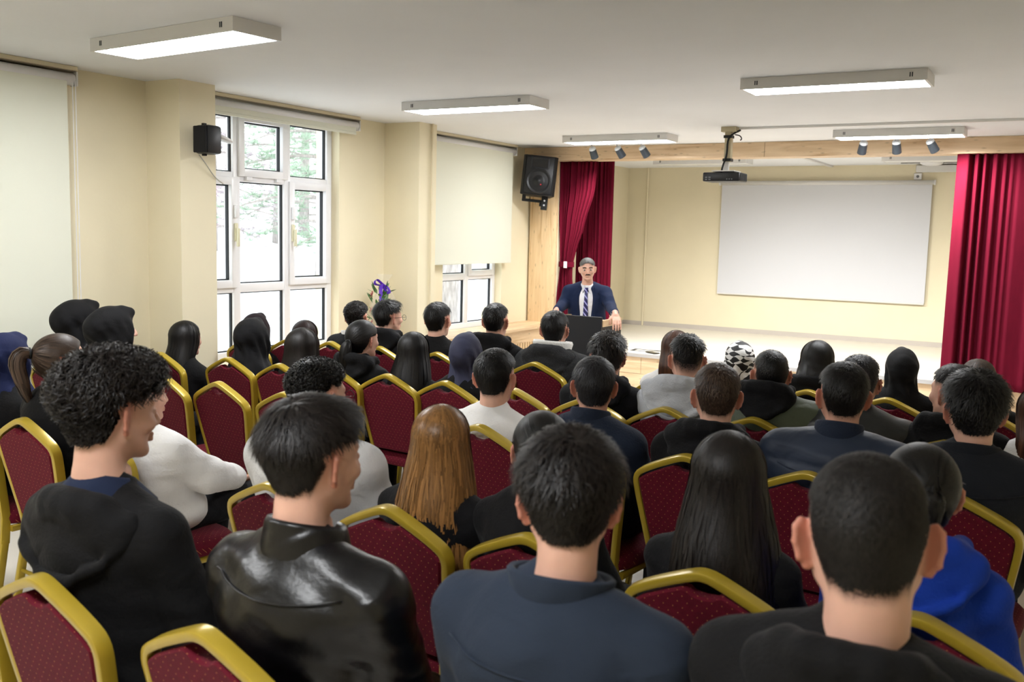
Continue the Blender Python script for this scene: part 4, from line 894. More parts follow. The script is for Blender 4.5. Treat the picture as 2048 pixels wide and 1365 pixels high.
def under_body(g):
    "skin surface below the clothes: trunk, arms, legs in one piece"
    key=(round(g['sh'],2),round(g['cy'],2),g['f'],str(g.get('armkey','')))
    if key in _under: return _under[key]
    sh,cy,ws=g['sh'],g['cy'],g['ws']; s=SDF((-.42,-.3,.03),(.42,.62,sh+.14),.022)
    s.ell((0,0,.56),(.14,.11,.10),.04); s.ell((0,cy*.6,(.6+sh-.14)/2),(.13,.085,.16),.06); s.ell((0,cy,sh-.14),(.14,.085,.14),.06)
    s.cone((0,cy+.02,sh-.06),(0,cy+.03,sh+.06),.05,.048,.04)
    for m,A in zip((-1,1),g['arms']):
        s.cone((m*.05,cy,sh-.03),A[0],.04,.045,.04); s.cone(A[0],A[1],.042,.034,.03); s.cone(A[1],A[2],.036,.026,.02)
        s.cone((m*.085,.02,.545),(m*.115,.40,.545),.06,.048,.04); s.cone((m*.115,.405,.535),(m*.115,.37,.06),.046,.034,.02); s.cone((m*.115,.37,.06),(m*.115,.46,.05),.03,.03,.02)
    _under[key]=s.nets(); return _under[key]
def glasses(parent,c,yaw,pitch,s):
    b=MB(); 
    for m in (-1,1):
        b.tube([(m*.034+.023*math.cos(a),.118,.002+.021*math.sin(a)) for a in np.linspace(0,2*PI,19)[:-1]],.0013,6,True)
        b.tube([(m*.057,.116,.006),(m*.072,.09,.008),(m*.079,.0,.008),(m*.079,-.012,-.002)],.0014,6)
    b.tube([(-.011,.118,.006),(0,.120,.009),(.011,.118,.006)],.0013,6)
    V=xf(np.array(b.v,np.float32),c,yaw,pitch,0,s); b.v=[tuple(p) for p in V]
    return b.build('glasses',mat('dark_wire','#2d2a28',.3,.5,.7),parent,True)
def person(label,short,px,py,hY,row,hair,hcol,top,tmat,sex='m',yaw=None,pitch=0,roll=0,hs=None,skin=0,v=None,seed=None,glass=False,cx=None,chz=R(-5),lean=0,hood=None,hoodm=None,collar=None,colm=None,bulk=None,trous='trouser',inner=None,hopt={},topopt={},chairlabel=True,head=True,armf=None,ws=None,brz=0,T=None,shoes=None,shdrop=0,nhair=None,hat=None,text=None,hup=.035,seams=()):
    seed=seed if seed is not None else abs(hash(label))%9999
    seed=sum(ord(ch)*(i+1) for i,ch in enumerate(label))%9999
    fem=sex=='f'; hs=hs or (.96 if fem else 1.0)
    hY+=.05; Ppt=ony(px,py,hY); hx,hz=float(Ppt[0]),float(Ppt[2])
    dist=math.hypot(hx,hY); v=v or (.004 if dist<2.6 else .006 if dist<4.2 else .008)
    ht=dict(buzz=.009,crop=.018,wavy=.028,fade=.022,fluffy=.030,curly=.042,quiff=.030,neat=.016,long=.015,tied=.014,hijab=.018).get(hair,.015)
    zc=hz-(.118+ht)*hs
    cxp=cx if cx is not None else hx
    ox,oy=hx-(hx-cxp)*.4,row+.30
    if brz==0: brz=R(2)
    o=empty('person',(ox,oy,0),label,'person','seated audience')
    hc=(hx-ox,hY-oy,zc); cy=hY-oy-.035+lean
    yaw=R(yaw) if yaw is not None else math.atan2(3.9+hx,8.0-hY)*.75
    sh=zc-.158*hs-shdrop; ws=ws or (.146 if fem else .168); ar=.052 if fem else .060
    arms=[[(m*ws,cy+.01,sh-.065),(m*(ws+.045),cy+.11,max(.66,sh-.35)),(m*.10,cy+.36,max(.60,sh-.44))] for m in (-1,1)]
    if armf: arms=armf(sh,cy,ws)
    # shoulders follow the head sideways
    g=dict(sh=sh,cy=cy,ws=ws,ar=ar,f=fem,arms=arms,armkey=label if armf else '')
    sx=hc[0]
    hV,hQ,_=head_mesh(v,fem,hair not in('hijab','long')); bits=[]; stb=[]
    if head: bits.append((xfh(hV,hc,yaw,R(pitch),R(roll),hs),hQ)); stb.append(stubble(hV,hair) if hair in FADE else np.zeros(len(hV),np.float32))
    uV,uQ=under_body(g); uV=uV.copy(); uV[:,0]+=sx*sm(.6,sh,uV[:,2]); bits.append((uV,uQ))
    hd,hq=hand_mesh()
    for m,A in zip((-1,1),arms):
        d=np.array(A[2])-np.array(A[1]); ya=math.atan2(-d[0],d[1]); VV=hd.copy(); VV[:,0]*=m
        qq=hq if m>0 else hq[:,::-1]
        VV=xf(VV,(A[2][0]+d[0]*.04+sx*float(sm(.6,sh,A[2][2])),A[2][1]+d[1]*.04,A[2][2]),ya,R(-12),0,.95 if fem else 1.05); bits.append((VV,qq))
    V,Q=join(*bits); sa=np.zeros(len(V),np.float32)
    if head: sa[:len(hV)]=stb[0]
    bme=np_mesh('body',V,Q,SK[skin],True,sa,'stubble'); link('body',bme,o)
    if head:
        ea=np.zeros(len(V),np.float32); ea[:len(hV)]=.65*sm(.070,.080,np.abs(hV[:,0]))*sm(-.05,-.04,hV[:,2])*sm(.045,.035,hV[:,2])*sm(.02,.01,hV[:,1]); bme.attributes.new('ear','FLOAT','POINT').data.foreach_set('value',ea)
    tv=.008 if dist<2.6 else .0115 if dist<4.4 else .015
    bulk=bulk if bulk is not None else dict(jacket=.014,hoodie=.010,sweater=.006,shirt=.006,tee=.002).get(top,.006)
    m_=CL[tmat] if isinstance(tmat,str) else tmat
    tw=top_mesh(tv,g,seed,bulk,**({'fold':.0075 if top in('jacket','hoodie') else .005}|topopt))
    tv_=tw[0].copy(); tv_[:,0]+=sx*sm(.6,sh,tv_[:,2])
    to=link({'jacket':'jacket','hoodie':'hoodie','sweater':'sweater','shirt':'shirt','tee':'shirt'}[top],np_mesh(top,tv_,tw[1],m_),o)
    if hood or (hood is None and top=='hoodie'):
        hw=hood_mesh(.007 if dist<2.6 else .010 if dist<4.4 else .013,g,seed,hood or 1.0); hv=hw[0]+np.array([sx,0,0],np.float32)
        hv[:,2]+=hup; link('hood',np_mesh('hood',hv,hw[1],CL[hoodm] if hoodm else m_),to)
    if collar:
        cw=collar_mesh(g,**collar); link('collar',np_mesh('collar',cw[0]+np.array([sx,0,0],np.float32),cw[1],(CL.get(colm) or m_) if isinstance(colm,str) or colm is None else colm),to)
    for zz in seams:
        q=tv_; pts=[]
        for xx in np.linspace(-ws*.95,ws*.95,19):
            k=(np.abs(q[:,0]-sx-xx)<tv*1.2)&(np.abs(q[:,2]-(sh-zz+.02*(xx/ws)**2))<tv*1.2)
            if k.any(): pts.append((sx+xx,float(q[k,1].min())-.0005,sh-zz+.02*(xx/ws)**2))
        if len(pts)>4: MB().tube(pts,.0022,6).build('seam',m_,to,True)
    if inner: # neckline of the shirt underneath
        cw=collar_mesh(g,h=.052,r0=.112,r1=.066,open_=1,tilt=.018); link('neckline',np_mesh('neckline',cw[0]+np.array([sx,0,0],np.float32),cw[1],CL[inner]),to)
    lw=legs_mesh(fem); link('trousers',np_mesh('trousers',lw[0],lw[1],CL[trous]),o)
    for m in (-1,1): link('shoe',shoes or SHOE,o,(m*.115,.40,.0))
    # hair or scarf
    if head:
        if hair=='hijab':
            hv,hq=hijab_mesh(.007 if dist<4.2 else .009,seed,**hopt); link('headscarf',np_mesh('headscarf',xf(hv,hc,yaw*.8,R(pitch),R(roll),hs),hq,CL[hcol] if isinstance(hcol,str) else hcol),o)
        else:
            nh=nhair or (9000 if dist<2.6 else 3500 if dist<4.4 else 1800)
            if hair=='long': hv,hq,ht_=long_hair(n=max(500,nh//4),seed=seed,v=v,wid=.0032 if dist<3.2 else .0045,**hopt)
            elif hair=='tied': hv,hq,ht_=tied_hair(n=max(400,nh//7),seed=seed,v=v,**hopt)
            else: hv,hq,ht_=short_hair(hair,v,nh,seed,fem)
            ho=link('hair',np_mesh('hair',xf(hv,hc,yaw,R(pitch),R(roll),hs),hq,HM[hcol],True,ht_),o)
            if hair=='tied':
                kp=np.array([hopt['path'][0]],np.float32); k2=np.array([hopt['path'][1]],np.float32); kk=kp*.75+k2*.25
                b=MB().tube(ring((0,0,0),.020,12),.007,6,True); b.v=[tuple(p) for p in xf(np.array(b.v,np.float32)[:,[0,2,1]]+kk,hc,yaw,R(pitch),R(roll),hs)]; b.build('hair_tie',M_BLACK,ho,True)
        if glass: glasses(o,hc,yaw,R(pitch),hs)
    if text:
        cu=bpy.data.curves.new('print','FONT'); cu.body=text; cu.size=.05; cu.extrude=.001; cu.align_x='CENTER'; cu.materials.append(CL['white'])
        t_=bpy.data.objects.new('print',cu); col.objects.link(t_); dg=bpy.context.evaluated_depsgraph_get(); me=bpy.data.meshes.new_from_object(t_.evaluated_get(dg)); bpy.data.objects.remove(t_)
        k=link('print',me,to,(sx+.02,cy-.150,sh-.13)); k.rotation_euler=(R(82),0,0)
    if chairlabel: chair(cxp,row,chz,'gold framed burgundy banquet chair under '+short)
    return o

R1,R2_,R3,R4,R5=1.295,2.19,3.35,4.23,5.20
ST=dict(h=.055,r0=.080,r1=.074,open_=30,tilt=.018)          # stand collar
# ---- last row, nearest the photographer
person('person with thick dark curls in a black hoodie over a navy tee, in profile','the curly-haired person in the black hoodie',222,694,1.50,R1,'curly','dark','hoodie','black2',yaw=-6,hs=1.05,skin=0,cx=-1.98,inner='tee',hood=1.25,hup=-.012,shdrop=.05,pitch=-4,ws=.185)
person('person with short dark hair in a shiny black leather jacket','the person in the shiny leather jacket',628,782,1.50,R1,'quiff','dark','jacket',M_LEATHER,yaw=-8,hs=1.03,skin=0,cx=-1.45,collar=dict(h=.062,r0=.090,r1=.080,open_=30,tilt=.02,th=.012),ws=.185,pitch=-3,bulk=.018,shdrop=.045,seams=(.05,),topopt=dict(fold=.010))
person('person with tousled dark hair in a navy overshirt, both ears showing','the person in the navy overshirt',1143,853,1.50,R1,'fluffy','dark','shirt','shirt',yaw=27,hs=.97,skin=0,collar=dict(h=.045,r0=.080,r1=.086,open_=40,tilt=.02,flare=.006),ws=.19,bulk=.014,pitch=-6,shdrop=.03,seams=(.085,))
person('person with a buzz cut in a black hoodie, both ears showing','the buzz-cut person in the black hoodie',1745,904,1.50,R1,'buzz','buzz','hoodie','black2',yaw=13,hs=1.12,skin=0,hood=.95,hup=.0,pitch=-8,roll=-3,ws=.19,nhair=16000)
# ---- second row
person('person in a navy blue headscarf and black top beside the pale blind','the person in the navy headscarf',14,664,2.58,2.38,'hijab','hnavy','sweater','jet','f',yaw=10,cx=-4.15,hopt=dict(point=.004))
person('person with brown ponytail and black hair tie in a black top','the person with the brown ponytail',122,666,2.52,2.34,'tied','brown','sweater','jet','f',yaw=-22,cx=-3.66,hopt=dict(path=[(0,-.118,.045),(.0,-.165,.055),(.0,-.185,.0),(.01,-.165,-.08),(.01,-.15,-.13)],radii=[.014,.030,.034,.030,.012]))
def white_arms(sh,cy,ws): return [[(-ws,cy+.01,sh-.065),(-.24,cy+.12,.70),(-.06,cy+.36,.62)],[(ws,cy+.01,sh-.065),(.25,cy+.14,.74),(.10,cy+.42,.64)]]
person('person in a white sweatshirt and black trousers, hands in lap, head hidden','the person in the white sweatshirt and black trousers',285,736,2.54,2.37,'crop','dark','sweater','white',yaw=-5,cx=-3.22,hs=.9,ws=.19,bulk=.02,armf=white_arms,topopt=dict(fold=.009),chz=R(-12))
person('person with curly dark hair and round wire glasses in a pale grey sweatshirt','the person in glasses and a pale grey sweatshirt',637,712,2.42,R2_,'wavy','black','sweater','greyw',yaw=-5,cx=-2.14,glass=True,hs=.98,bulk=.024,ws=.20,pitch=-4)
person('person with long dark blond hair over a black top','the person with long blond hair',884,806,2.38,R2_,'long','blond','sweater','black','f',yaw=22,cx=-1.68,hopt=dict(zend=-.60,flare=2.5,wave=1.2,back=.0),nhair=9000)
person('person with black hair drawn into a low bun in a black top','the person with the low black bun',1085,820,2.37,R2_,'tied','black','sweater','black','f',yaw=38,cx=-1.21,hopt=dict(path=[(0,-.112,-.045),(-.03,-.14,-.075),(-.05,-.13,-.12),(-.06,-.10,-.17)],radii=[.014,.036,.034,.02]))
person('person with very long wavy black hair over a black top','the person with long wavy black hair',1460,858,2.37,R2_,'long','dark','sweater','black','f',yaw=22,cx=-.72,hs=1.04,hopt=dict(zend=-.46,flare=2.2,wave=1.4,back=.0),nhair=9000)
person('person with short black hair in a royal blue hoodie','the person in the royal blue hoodie',1846,884,2.37,R2_,'tied','black','hoodie','blue','f',yaw=20,cx=-.24,hopt=dict(path=[(0,-.116,.03),(-.0,-.13,.01),(.0,-.13,-.02)],radii=[.02,.03,.01]))
# ---- third row
person('person in a black headscarf nearest the pale blind','the person in black headscarf by the blind',157,598,3.62,3.45,'hijab','hblack','sweater','jet','f',yaw=-12,cx=-5.12,hs=1.08,hopt=dict(point=.012))
person('person in a black headscarf showing the tip of their nose','the person in black headscarf with nose showing',226,611,3.55,3.40,'hijab','hblack','sweater','jet','f',yaw=-22,cx=-4.64,hs=1.06,hopt=dict(point=.012))
person('person with short black hair in a white sweatshirt facing the stage','the black-haired person in the white sweatshirt',993,695,3.53,R3,'crop','black','sweater','white',yaw=12,cx=-2.10,hs=1.03,skin=0)
person('person with thinning black hair in a dark navy jacket with stand collar','the person with thinning hair in a navy jacket',1190,711,3.53,R3,'neat','salt','jacket','navy',yaw=26,cx=-1.66,collar=ST,skin=1)
person('person with short brown hair in a black hoodie, ears showing','the brown-haired person in the black hoodie',1436,724,3.53,R3,'crop','brown','hoodie','black',yaw=22,cx=-1.19,hs=1.02)
person('person with cropped black hair and glasses in a slate puffer jacket','the person in the slate puffer jacket',1690,721,3.53,R3,'crop','black','jacket','puff',yaw=20,cx=-.75,glass=True,collar=ST,colm='navy',skin=1,topopt=dict(puff=.012,fold=.007),bulk=.02,ws=.20,seams=(.10,.20))
person('person with thick black hair in a black denim shirt','the person in the black denim shirt',1955,736,3.53,R3,'fluffy','black','shirt','denim',yaw=14,cx=-.30,hs=1.03,collar=dict(h=.04,r0=.078,r1=.082,open_=40,tilt=.02,flare=.004),skin=0,ws=.19,bulk=.014,seams=(.09,))
# ---- fourth row
person('person with long straight black hair beside the first pillar','the person with long black hair by the pillar',372,640,4.25,4.05,'long','black','sweater','jet','f',yaw=0,cx=-4.90,hopt=dict(zend=-.42,flare=.6))
person('person in a black headscarf that falls over a navy black coat','the person in the draped black headscarf',505,635,4.33,4.15,'hijab','hblack','sweater','jet','f',yaw=12,cx=-4.41,hs=1.08,hopt=dict(drape=.24,bun=False))
person('person with very long dark brown hair beside the draped black headscarf','the person with very long dark brown hair',606,654,4.33,4.15,'long','dark','sweater','jet','f',yaw=12,cx=-3.99,hs=1.06,hopt=dict(zend=-.50,flare=2.0))
person('person with a dark ponytail held by a clip in a black hoodie','the person with the clipped dark ponytail',726,639,4.41,R4,'tied','black','hoodie','jet','f',yaw=-4,cx=-3.66,hood=.8,hopt=dict(path=[(0,-.118,.0),(.0,-.15,-.03),(.0,-.155,-.11),(.0,-.14,-.20)],radii=[.014,.036,.038,.012]))
person('person with long straight glossy black hair behind the ponytail','the person with long glossy black hair',828,662,4.41,R4,'long','black','sweater','jet','f',yaw=18,cx=-3.26,hopt=dict(zend=-.44,flare=2.4))
person('person in a slate purple headscarf and black top','the person in the slate purple headscarf',934,664,4.41,R4,'hijab','hslate','sweater','jet','f',yaw=20,cx=-2.87,hopt=dict(drape=.06))
person('person with brushed dark brown hair in a black hoodie beside the lectern','the person in black hoodie seen before the lectern',1217,661,4.41,R4,'fluffy','dark','hoodie','black',yaw=26,cx=-2.03,hs=.97,skin=0)
person('person with a skin fade haircut in a light grey hoodie','the person in the light grey hoodie',1376,666,4.41,R4,'fade','black','hoodie','lgrey',yaw=26,cx=-1.62,hood=1.2,hs=.98)
person('person with cropped black hair in an olive jacket with black hood','the person in the olive jacket',1543,698,4.41,R4,'buzz','black','jacket','olive',yaw=26,cx=-1.20,hood=.85,hoodm='black',hup=.055,shdrop=-.035,ws=.20,bulk=.02)
person('person with short black hair in a dark grey leather jacket','the person in the dark grey leather jacket',1722,707,4.41,R4,'crop','salt','jacket',M_LEATHER2,yaw=10,cx=-.80,skin=1,bulk=.02,ws=.20)
person('person with dark hair in a black coat turned toward the speaker','the person in the black coat turned sideways',1912,726,4.41,R4,'crop','dark','jacket','jet',yaw=46,cx=-.40,skin=0,hood=.8)
person('person with brown hair in a white top beside the black denim shirt','the brown-haired person in the white top',2085,770,4.41,R4,'long','auburn','sweater','white','f',yaw=15,cx=-.0,hopt=dict(zend=-.22,flare=.6),ws=.17)
# ---- first row, by the stage
person('person in a plum black headscarf against the window','the person in the plum headscarf',513,626,5.05,4.90,'hijab','hplum','sweater','jet','f',yaw=5,cx=-5.02)
person('person with plum brown hair against the window','the person with plum hair by the window',612,639,5.30,5.10,'long','plum','sweater','jet','f',yaw=5,cx=-4.82,hopt=dict(zend=-.30,flare=.6),nhair=1500)
person('person with curly brown hair in a black jacket with white collar','the curly-haired person with the white collar',714,601,5.48,R5,'wavy','dark','jacket','black',yaw=14,cx=-4.51,collar=dict(h=.03,r0=.082,r1=.088,open_=40,tilt=.02,flare=.006),colm='white',glass=True,hs=.92)
person('person with side-parted black hair and glasses in a printed black hoodie','the person in glasses and printed hoodie',778,597,5.38,R5,'quiff','black','hoodie','black',yaw=-16,cx=-4.08,glass=True,hs=.95,text='TVZ')
person('person with short black hair in a black crewneck by the small window','the person in the black crewneck',877,603,5.38,R5,'neat','black','sweater','jet',yaw=6,cx=-3.60,hs=1.0)
person('person with a short fade in a black hoodie by the ledge','the short-haired person in the black hoodie',993,605,5.38,R5,'crop','black','hoodie','jet',yaw=10,cx=-3.22,hs=.97,skin=1)
person('person with black hair in a charcoal wool coat with white fleece hood','the person with the white fleece hood',1111,620,5.38,R5,'neat','black','jacket','char',yaw=14,cx=-2.86,hood=1.15,hup=.02,collar=dict(h=.075,r0=.098,r1=.108,open_=30,tilt=.012,flare=.012,th=.02),colm='sherpa',ws=.21,bulk=.022)
person('person with straight auburn hair in a white top','the auburn-haired person in the white top',1354,659,5.38,R5,'long','auburn','sweater','white','f',yaw=22,cx=-1.98,hopt=dict(zend=-.20,flare=.7))
person('person in a black and white graphic patterned headscarf','the person in the patterned headscarf',1481,682,5.38,R5,'hijab',M_OP,'sweater','black','f',yaw=26,cx=-1.60,hopt=dict(bun=False))
person('person with a black bob in a grey coat with a white collar','the person with the black bob',1636,679,5.38,R5,'long','black','jacket','grey','f',yaw=26,cx=-1.19,hood=.8,hoodm='black',collar=dict(h=.02,r0=.085,r1=.095,open_=60,tilt=.01,flare=.01),colm='sherpa',hopt=dict(zend=-.17,flare=2.0))
person('person in a black headscarf knotted low over a black coat','the person in the knotted black headscarf',1806,695,5.38,R5,'hijab','hblack','jacket','jet','f',yaw=20,cx=-.79,hs=.9,hopt=dict(drape=.20))
person('person with dark brown hair in a black top beside the open curtain','the person beside the open curtain',1958,717,5.38,R5,'crop','brown','sweater','jet',yaw=20,cx=-.38,hs=.9)
# ---- empty chairs
chair(-2.46,1.34,R(-4),'empty gold framed burgundy banquet chair beside the curly-haired person in the black hoodie')
chair(-4.17,3.46,R(-9),'empty gold framed burgundy banquet chair under the nose-showing black headscarf wearer')
chair(-3.76,3.47,R(-7),'empty gold framed burgundy banquet chair behind the draped black headscarf')
chair(-3.28,3.45,R(-5),'empty gold framed burgundy banquet chair behind the very long dark brown hair')
chair(-2.46,4.25,R(-4),'empty gold framed burgundy banquet chair before the person in the white sweatshirt')

# ---- the speaker at the lectern
def speaker():
    rz=R(201); o=empty('person',(-3.95,8.17,0),'grey-haired person in a navy suit and striped tie speaking at the lectern','person',rz=rz)
    c_,s_=math.cos(-rz),math.sin(-rz)
    def loc(p): x,y=p[0]+3.95,p[1]-8.17; return np.array([x*c_-y*s_,x*s_+y*c_,p[2]])
    sh=1.250; cy=.03; zc=1.413; hs=.85
    hl=loc((-3.52,7.86,1.035)); hr=loc((-4.075,7.80,1.035))       # his left and right wrist
    A={-1:[np.array((-.168,cy,sh-.052)),None,hl],1:[np.array((.168,cy,sh-.052)),None,hr]}
    for m in A: 
        mid=(A[m][0]+A[m][2])/2; A[m][1]=mid+np.array([m*.005,-.05,-.035])
    hV,hQ,_=head_mesh(.005); hc=(0,.075,zc); hy=R(7)
    s=SDF((-.65,-.35,.0),(.65,.5,1.36),.02); s.ell((0,0,.85),(.14,.10,.12),.05); s.ell((0,.02,1.08),(.14,.09,.17),.06); s.cone((0,cy,sh-.05),(0,.05,sh+.08),.05,.048,.04)
    for m in (-1,1):
        s.cone((m*.05,cy,sh-.02),A[m][0],.04,.045,.04); s.cone(A[m][0],A[m][1],.044,.036,.03); s.cone(A[m][1],A[m][2],.038,.027,.02)
        s.cone((m*.09,0,.82),(m*.10,.04,.45),.075,.055,.04); s.cone((m*.10,.04,.45),(m*.10,-.02,.08),.052,.036,.02); s.cone((m*.10,-.02,.06),(m*.11,.10,.04),.034,.03,.02)
    bits=[(xf(hV,hc,hy,R(-5),R(3),hs),hQ),s.nets()]; hd,hq=hand_mesh()
    for m in (-1,1):
        d=A[m][2]-A[m][1]; VV=hd.copy(); VV[:,0]*=m; ya=math.atan2(-d[0],d[1])
        bits.append((xf(VV,tuple(A[m][2]+d/np.linalg.norm(d)*.02+np.array([0,0,.004])),ya,R(-32),0,1.0),hq if m>0 else hq[:,::-1]))
    V,Q=join(*bits); b=link('body',np_mesh('body',V,Q,SK[0]),o)
    hv,hq2,ht_=short_hair('silver',.005,7000,5); link('hair',np_mesh('hair',xf(hv,hc,hy,R(-5),R(3),hs),hq2,HM['grey'],True,ht_*.9+.1),o)
    fx=lambda P:[tuple(p) for p in xf(np.array(P,np.float32),hc,hy,R(-5),R(3),hs)]
    mu=SDF((-.05,.07,-.07),(.05,.13,-.02),.002); mu.path([(-.027,.098,-.050),(-.012,.106,-.043),(0,.108,-.042),(.012,.106,-.043),(.027,.098,-.050)],[.0035,.006,.006,.006,.0035],.003); mv,mq=mu.nets()
    link('moustache',np_mesh('moustache',xf(mv,hc,hy,R(-5),R(3),hs),mq,mat('moustache','#3a3432',.7)),o)
    for m in (-1,1):
        e=MB().tube(fx([(m*.016,.101,.029),(m*.034,.097,.034),(m*.052,.082,.029)]),.0042,8).build('eyebrow',mat('eyebrow','#2a2523',.8),o,True)
        ey=MB().lathe([(.0001,-.0125),(.0088,-.0088),(.0125,0),(.0088,.0088),(.0001,.0125)],n=12,c=fx([(m*.033,.0815,.0055)])[0],cap=False).build('eye',mat('eye_white','#b5a79f',.3),o,True)
        MB().lathe([(.0001,.004),(.0050,.003),(.0058,0)],n=12,M=Matrix.Rotation(R(-90),4,'X'),c=fx([(m*.033,.0912,.0055)])[0],cap=False).build('iris',mat('iris_brown','#1c120d',.2),ey,True)
    # trousers and shoes
    s=SDF((-.3,-.25,.05),(.3,.3,1.0),.014); s.ell((0,0,.86),(.165,.125,.13),.04)
    for m in (-1,1): s.cone((m*.09,0,.80),(m*.10,.04,.45),.092,.072,.03); s.cone((m*.10,.04,.45),(m*.105,-.02,.07),.070,.058,.02)
    link('trousers',np_mesh('trousers',*s.nets(),CL['suit']),o)
    for m in (-1,1): link('shoe',SHOE,o,(m*.11,-.01,0))
    # shirt
    s=SDF((-.3,-.2,.80),(.3,.3,1.36),.009); s.ell((0,.015,.95),(.150,.112,.2),.05); s.ell((0,cy,sh-.13),(.155,.108,.15),.05)
    s.cone((-.11,cy,sh-.05),(.11,cy,sh-.05),.06,.06,.03); s.cone((0,cy+.01,sh-.03),(0,.04,sh+.0),.055,.048,.03)
    shv=s.nets(); sho=link('shirt',np_mesh('shirt',*shv,CL['shirtw']),o)
    cw=collar_mesh(dict(sh=sh-.004,cy=cy+.016),h=.024,r0=.050,r1=.049,open_=40,tilt=.018,th=.004); link('collar',np_mesh('collar',*cw,CL['shirtw']),sho)
    def fy(z): 
        q=shv[0]; k=(np.abs(q[:,0])<.012)&(np.abs(q[:,2]-z)<.02); return float(q[k,1].max()) if k.any() else .13
    for m in (-1,1):
        f0=fy(1.22); MB().add([(m*.008,f0+.012,1.247),(m*.052,.085,1.275),(m*.058,.082,1.235),(m*.038,f0+.008,1.195)],[(0,1,2,3)]).build('collar_wing',CL['shirtw'],sho)
    m=bpy.data.materials.new('striped_tie'); m.use_nodes=True; nt=m.node_tree; bs=nt.nodes['Principled BSDF']; wv=nt.nodes.new('ShaderNodeTexWave'); wv.inputs['Scale'].default_value=9; tc=nt.nodes.new('ShaderNodeTexCoord'); mp=nt.nodes.new('ShaderNodeMapping'); mp.inputs['Rotation'].default_value=(0,R(-38),0); rp=nt.nodes.new('ShaderNodeValToRGB'); rp.color_ramp.interpolation='CONSTANT'
    rp.color_ramp.elements[0].color=lin('#1d1f52'); rp.color_ramp.elements[1].position=.55; rp.color_ramp.elements[1].color=lin('#4a4aa8'); x=rp.color_ramp.elements.new(.93); x.color=lin('#c9cbe6')
    nt.links.new(tc.outputs['Object'],mp.inputs[0]); nt.links.new(mp.outputs[0],wv.inputs['Vector']); nt.links.new(wv.outputs['Fac'],rp.inputs[0]); nt.links.new(rp.outputs[0],bs.inputs['Base Color']); bs.inputs['Roughness'].default_value=.45
    zs=np.linspace(1.222,.92,12); tie=MB().grid([[(xx*wd,fy(z)+.010+.004*(1-xx*xx),z) for xx in (-1,-.5,0,.5,1)] for z,wd in zip(zs,np.linspace(.012,.027,12))]).build('tie',m,o,True); sd=tie.modifiers.new('t','SOLIDIFY'); sd.thickness=.004
    MB().bbox((-.019,fy(1.225)+.004,1.212),(.019,fy(1.225)+.022,1.248),.006).build('knot',m,tie,40)
    # jacket with open front, lapels, cuffs
    s=SDF((-.65,-.30,.68),(.65,.50,1.36),.0085); s.ell((0,.0,.88),(.182,.142,.22),.05); s.ell((0,.02,1.04),(.175,.132,.2),.05); s.ell((0,cy,sh-.13),(.172,.128,.165),.05)
    for m in (-1,1):
        s.cone((m*.05,cy-.01,sh+.005),(m*.165,cy,sh-.055),.050,.062,.04); s.cone(A[m][0],A[m][1],.062,.052,.03); s.cone(A[m][1],A[m][1]+(A[m][2]-A[m][1])*.86,.053,.043,.015)
    nz=noise3(4,20); s.disp(lambda x,y,z:.006*nz(x,y,z))
    s.path([(0,.17,1.30),(0,.185,1.10),(0,.205,.72)],[.085,.082,.10],.006,'s'); s.ell((0,.06,sh+.06),(.06,.055,.07),.01,'s')
    jv=s.nets(); jo=link('jacket',np_mesh('jacket',*jv,CL['suit']),o)
    for m in (-1,1):
        d=A[m][2]-A[m][1]; d/=np.linalg.norm(d); a=A[m][2]-d*.045; MB().tube([a,a+d*.03],.038,16).build('cuff',CL['shirtw'],sho,40)
        q=jv[0]
        def sf(x,z):
            k=(np.abs(q[:,0]-x)<.015)&(np.abs(q[:,2]-z)<.02)&(q[:,1]>0); return float(q[k,1].max()) if k.any() else .12
        L=[(m*.066,1.262),(m*.116,1.205),(m*.100,1.188),(m*.128,1.17),(m*.088,.96),(m*.078,1.10)]
        P=[(x,max(sf(x,z),.06)+.007,z) for x,z in L]; lp=MB().add(P,[(0,1,2),(0,2,5),(2,3,5),(3,4,5)]).build('lapel',CL['suit'],jo); sd=lp.modifiers.new('t','SOLIDIFY'); sd.thickness=.010
    w_=A[-1][2]-(A[-1][2]-A[-1][1])/np.linalg.norm(A[-1][2]-A[-1][1])*.008
    MB().tube(ring((0,0,0),.031,16),.006,8,True).build('wristwatch',M_METAL,o,True,tuple(w_))
speaker()

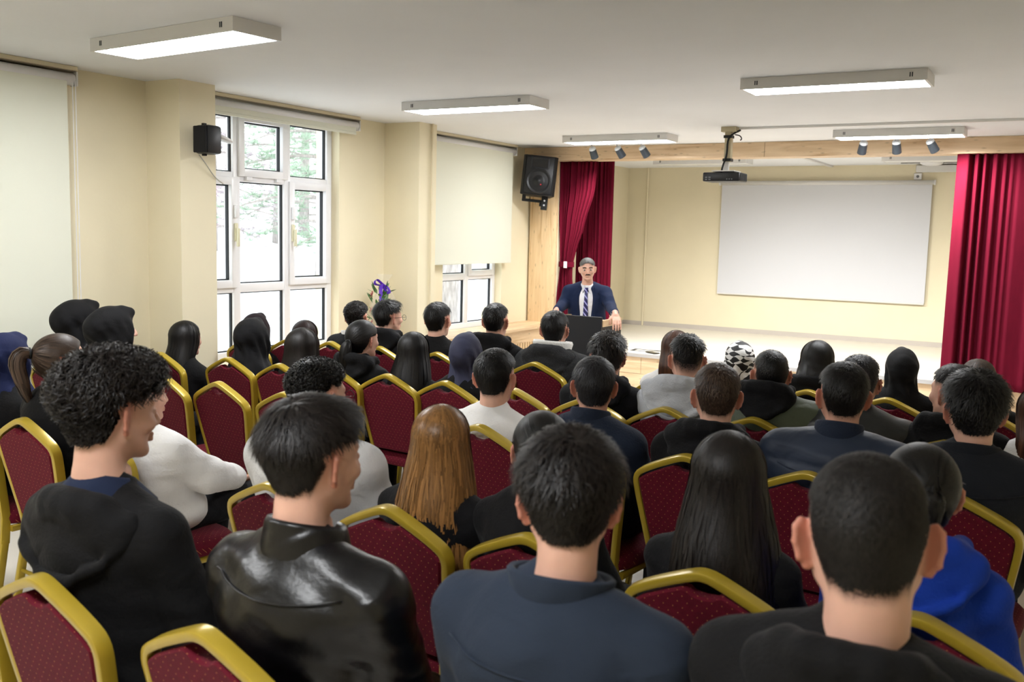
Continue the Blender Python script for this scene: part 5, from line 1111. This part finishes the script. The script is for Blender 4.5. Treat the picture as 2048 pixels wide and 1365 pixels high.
# ================================================================== OUTSIDE THE WINDOWS
M_SNOW=mat('snow','#eef1f5',.8,noise=.02,nscale=.5)
def gz(x,y): d=-x-5.8; return -.55+.085*min(d,22)-.0*y+.25*math.sin(x*.4)*math.sin(y*.3)*min(1,d/6)
g=MB().grid([[(x,y,gz(x,y)) for y in np.linspace(-10,95,36)] for x in np.linspace(-5.9,-70,33)]).build('snow_ground',M_SNOW,None,True); tag(g,'snow covered ground rising outside the windows','snow',kind='stuff')
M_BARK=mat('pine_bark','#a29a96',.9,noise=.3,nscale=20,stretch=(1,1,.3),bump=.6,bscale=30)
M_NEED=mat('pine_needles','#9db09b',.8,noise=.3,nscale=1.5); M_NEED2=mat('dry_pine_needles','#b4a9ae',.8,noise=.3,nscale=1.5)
def pine(x,y,h,label,seed,dry=False,low=.25):
    r_=np.random.default_rng(seed); z0=gz(x,y)-.05; o=empty('pine_tree',(x,y,z0),label,'tree','pines outside the windows')
    MB().tube([(0,0,0),(.1,0,h*.4),(.05,.1,h)],[h*.028,h*.02,h*.004],9).build('trunk',M_BARK,o,True)
    tb=MB(); N_=[]
    for k in range(34):
        z=h*(low+(.97-low)*(k/34)); a=k*2.4+r_.uniform(-.3,.3); L=h*.36*(1-.75*(z/h))*r_.uniform(.75,1.15)+.3
        d=np.array([math.cos(a),math.sin(a),0]); p=[np.array([.08,.0,z])+d*L*t+np.array([0,0,-.30*L*t*t+.12*L*t]) for t in np.linspace(0,1,5)]
        tb.tube(p,[.05*(1-t*.8) for t in np.linspace(0,1,5)],5)
        for q in range(22):
            t=r_.uniform(.25,1.02); c=np.array([.08,0,z])+d*L*t+np.array([0,0,-.30*L*t*t+.12*L*t])+r_.normal(0,.16,3); N_.append(c)
    tb.build('branches',M_BARK,o)['kind']='stuff'
    C=np.array(N_); n=16; dirs=r_.normal(size=(len(C),n,3)); dirs[...,2]=np.abs(dirs[...,2])*.6; dirs/=np.linalg.norm(dirs,axis=2)[...,None]; ln=r_.uniform(.14,.30,(len(C),n,1))
    sd=np.cross(dirs,r_.normal(size=dirs.shape)); sd/=np.linalg.norm(sd,axis=2)[...,None]; c=C[:,None]; V=np.stack([c-sd*.010,c+sd*.010,c+dirs*ln+sd*.003,c+dirs*ln-sd*.003],2).reshape(-1,3)
    k=link('needles',np_mesh('needles',V,np.arange(len(V)).reshape(-1,4),M_NEED2 if dry else M_NEED,False),o); k['kind']='stuff'
pine(-15.5,17.6,7.5,'tall green pine whose boughs hang across the large window',1,low=.12)
pine(-23,21.0,8.0,'reddish dry pine seen low through the large window',2,True,.1); pine(-24.5,25.5,8.5,'green pine beside the reddish dry pine',3,low=.1); pine(-27,29.5,8.5,'smaller looking green pine between two reddish dry pines',4,low=.1); pine(-26,33.5,8,'far reddish pine at the end of the tree row',5,True,.1)
p=onx(888,600,-9.5); pine(float(p[0]),float(p[1]),9,'pine with a thick bare trunk outside the small window',6,low=.55)
p=onx(962,600,-26); bo=empty('building',(float(p[0])-4,float(p[1])+3,0),'pale blue grey building far outside the small window','building')
MB().box((-4,-3,-1),(4,9,7)).build('wall',mat('pale_blue_wall','#aebccc',.8),bo); MB().box((4.0,-3.1,-1),(4.3,-1.6,7)).build('corner_strip',mat('blue_cladding','#7fb0c8',.7),bo)
for k in range(4):
    for j in range(2): f=MB().box((4.0,-.6+k*2.3,.9+j*2.6),(4.06,.6+k*2.3,2.3+j*2.6)).build('window',M_PVC,bo); MB().box((4.06,-.5+k*2.3,1.0+j*2.6),(4.08,.5+k*2.3,2.2+j*2.6)).build('pane',mat('far_glass','#5c6b7c',.2),f)
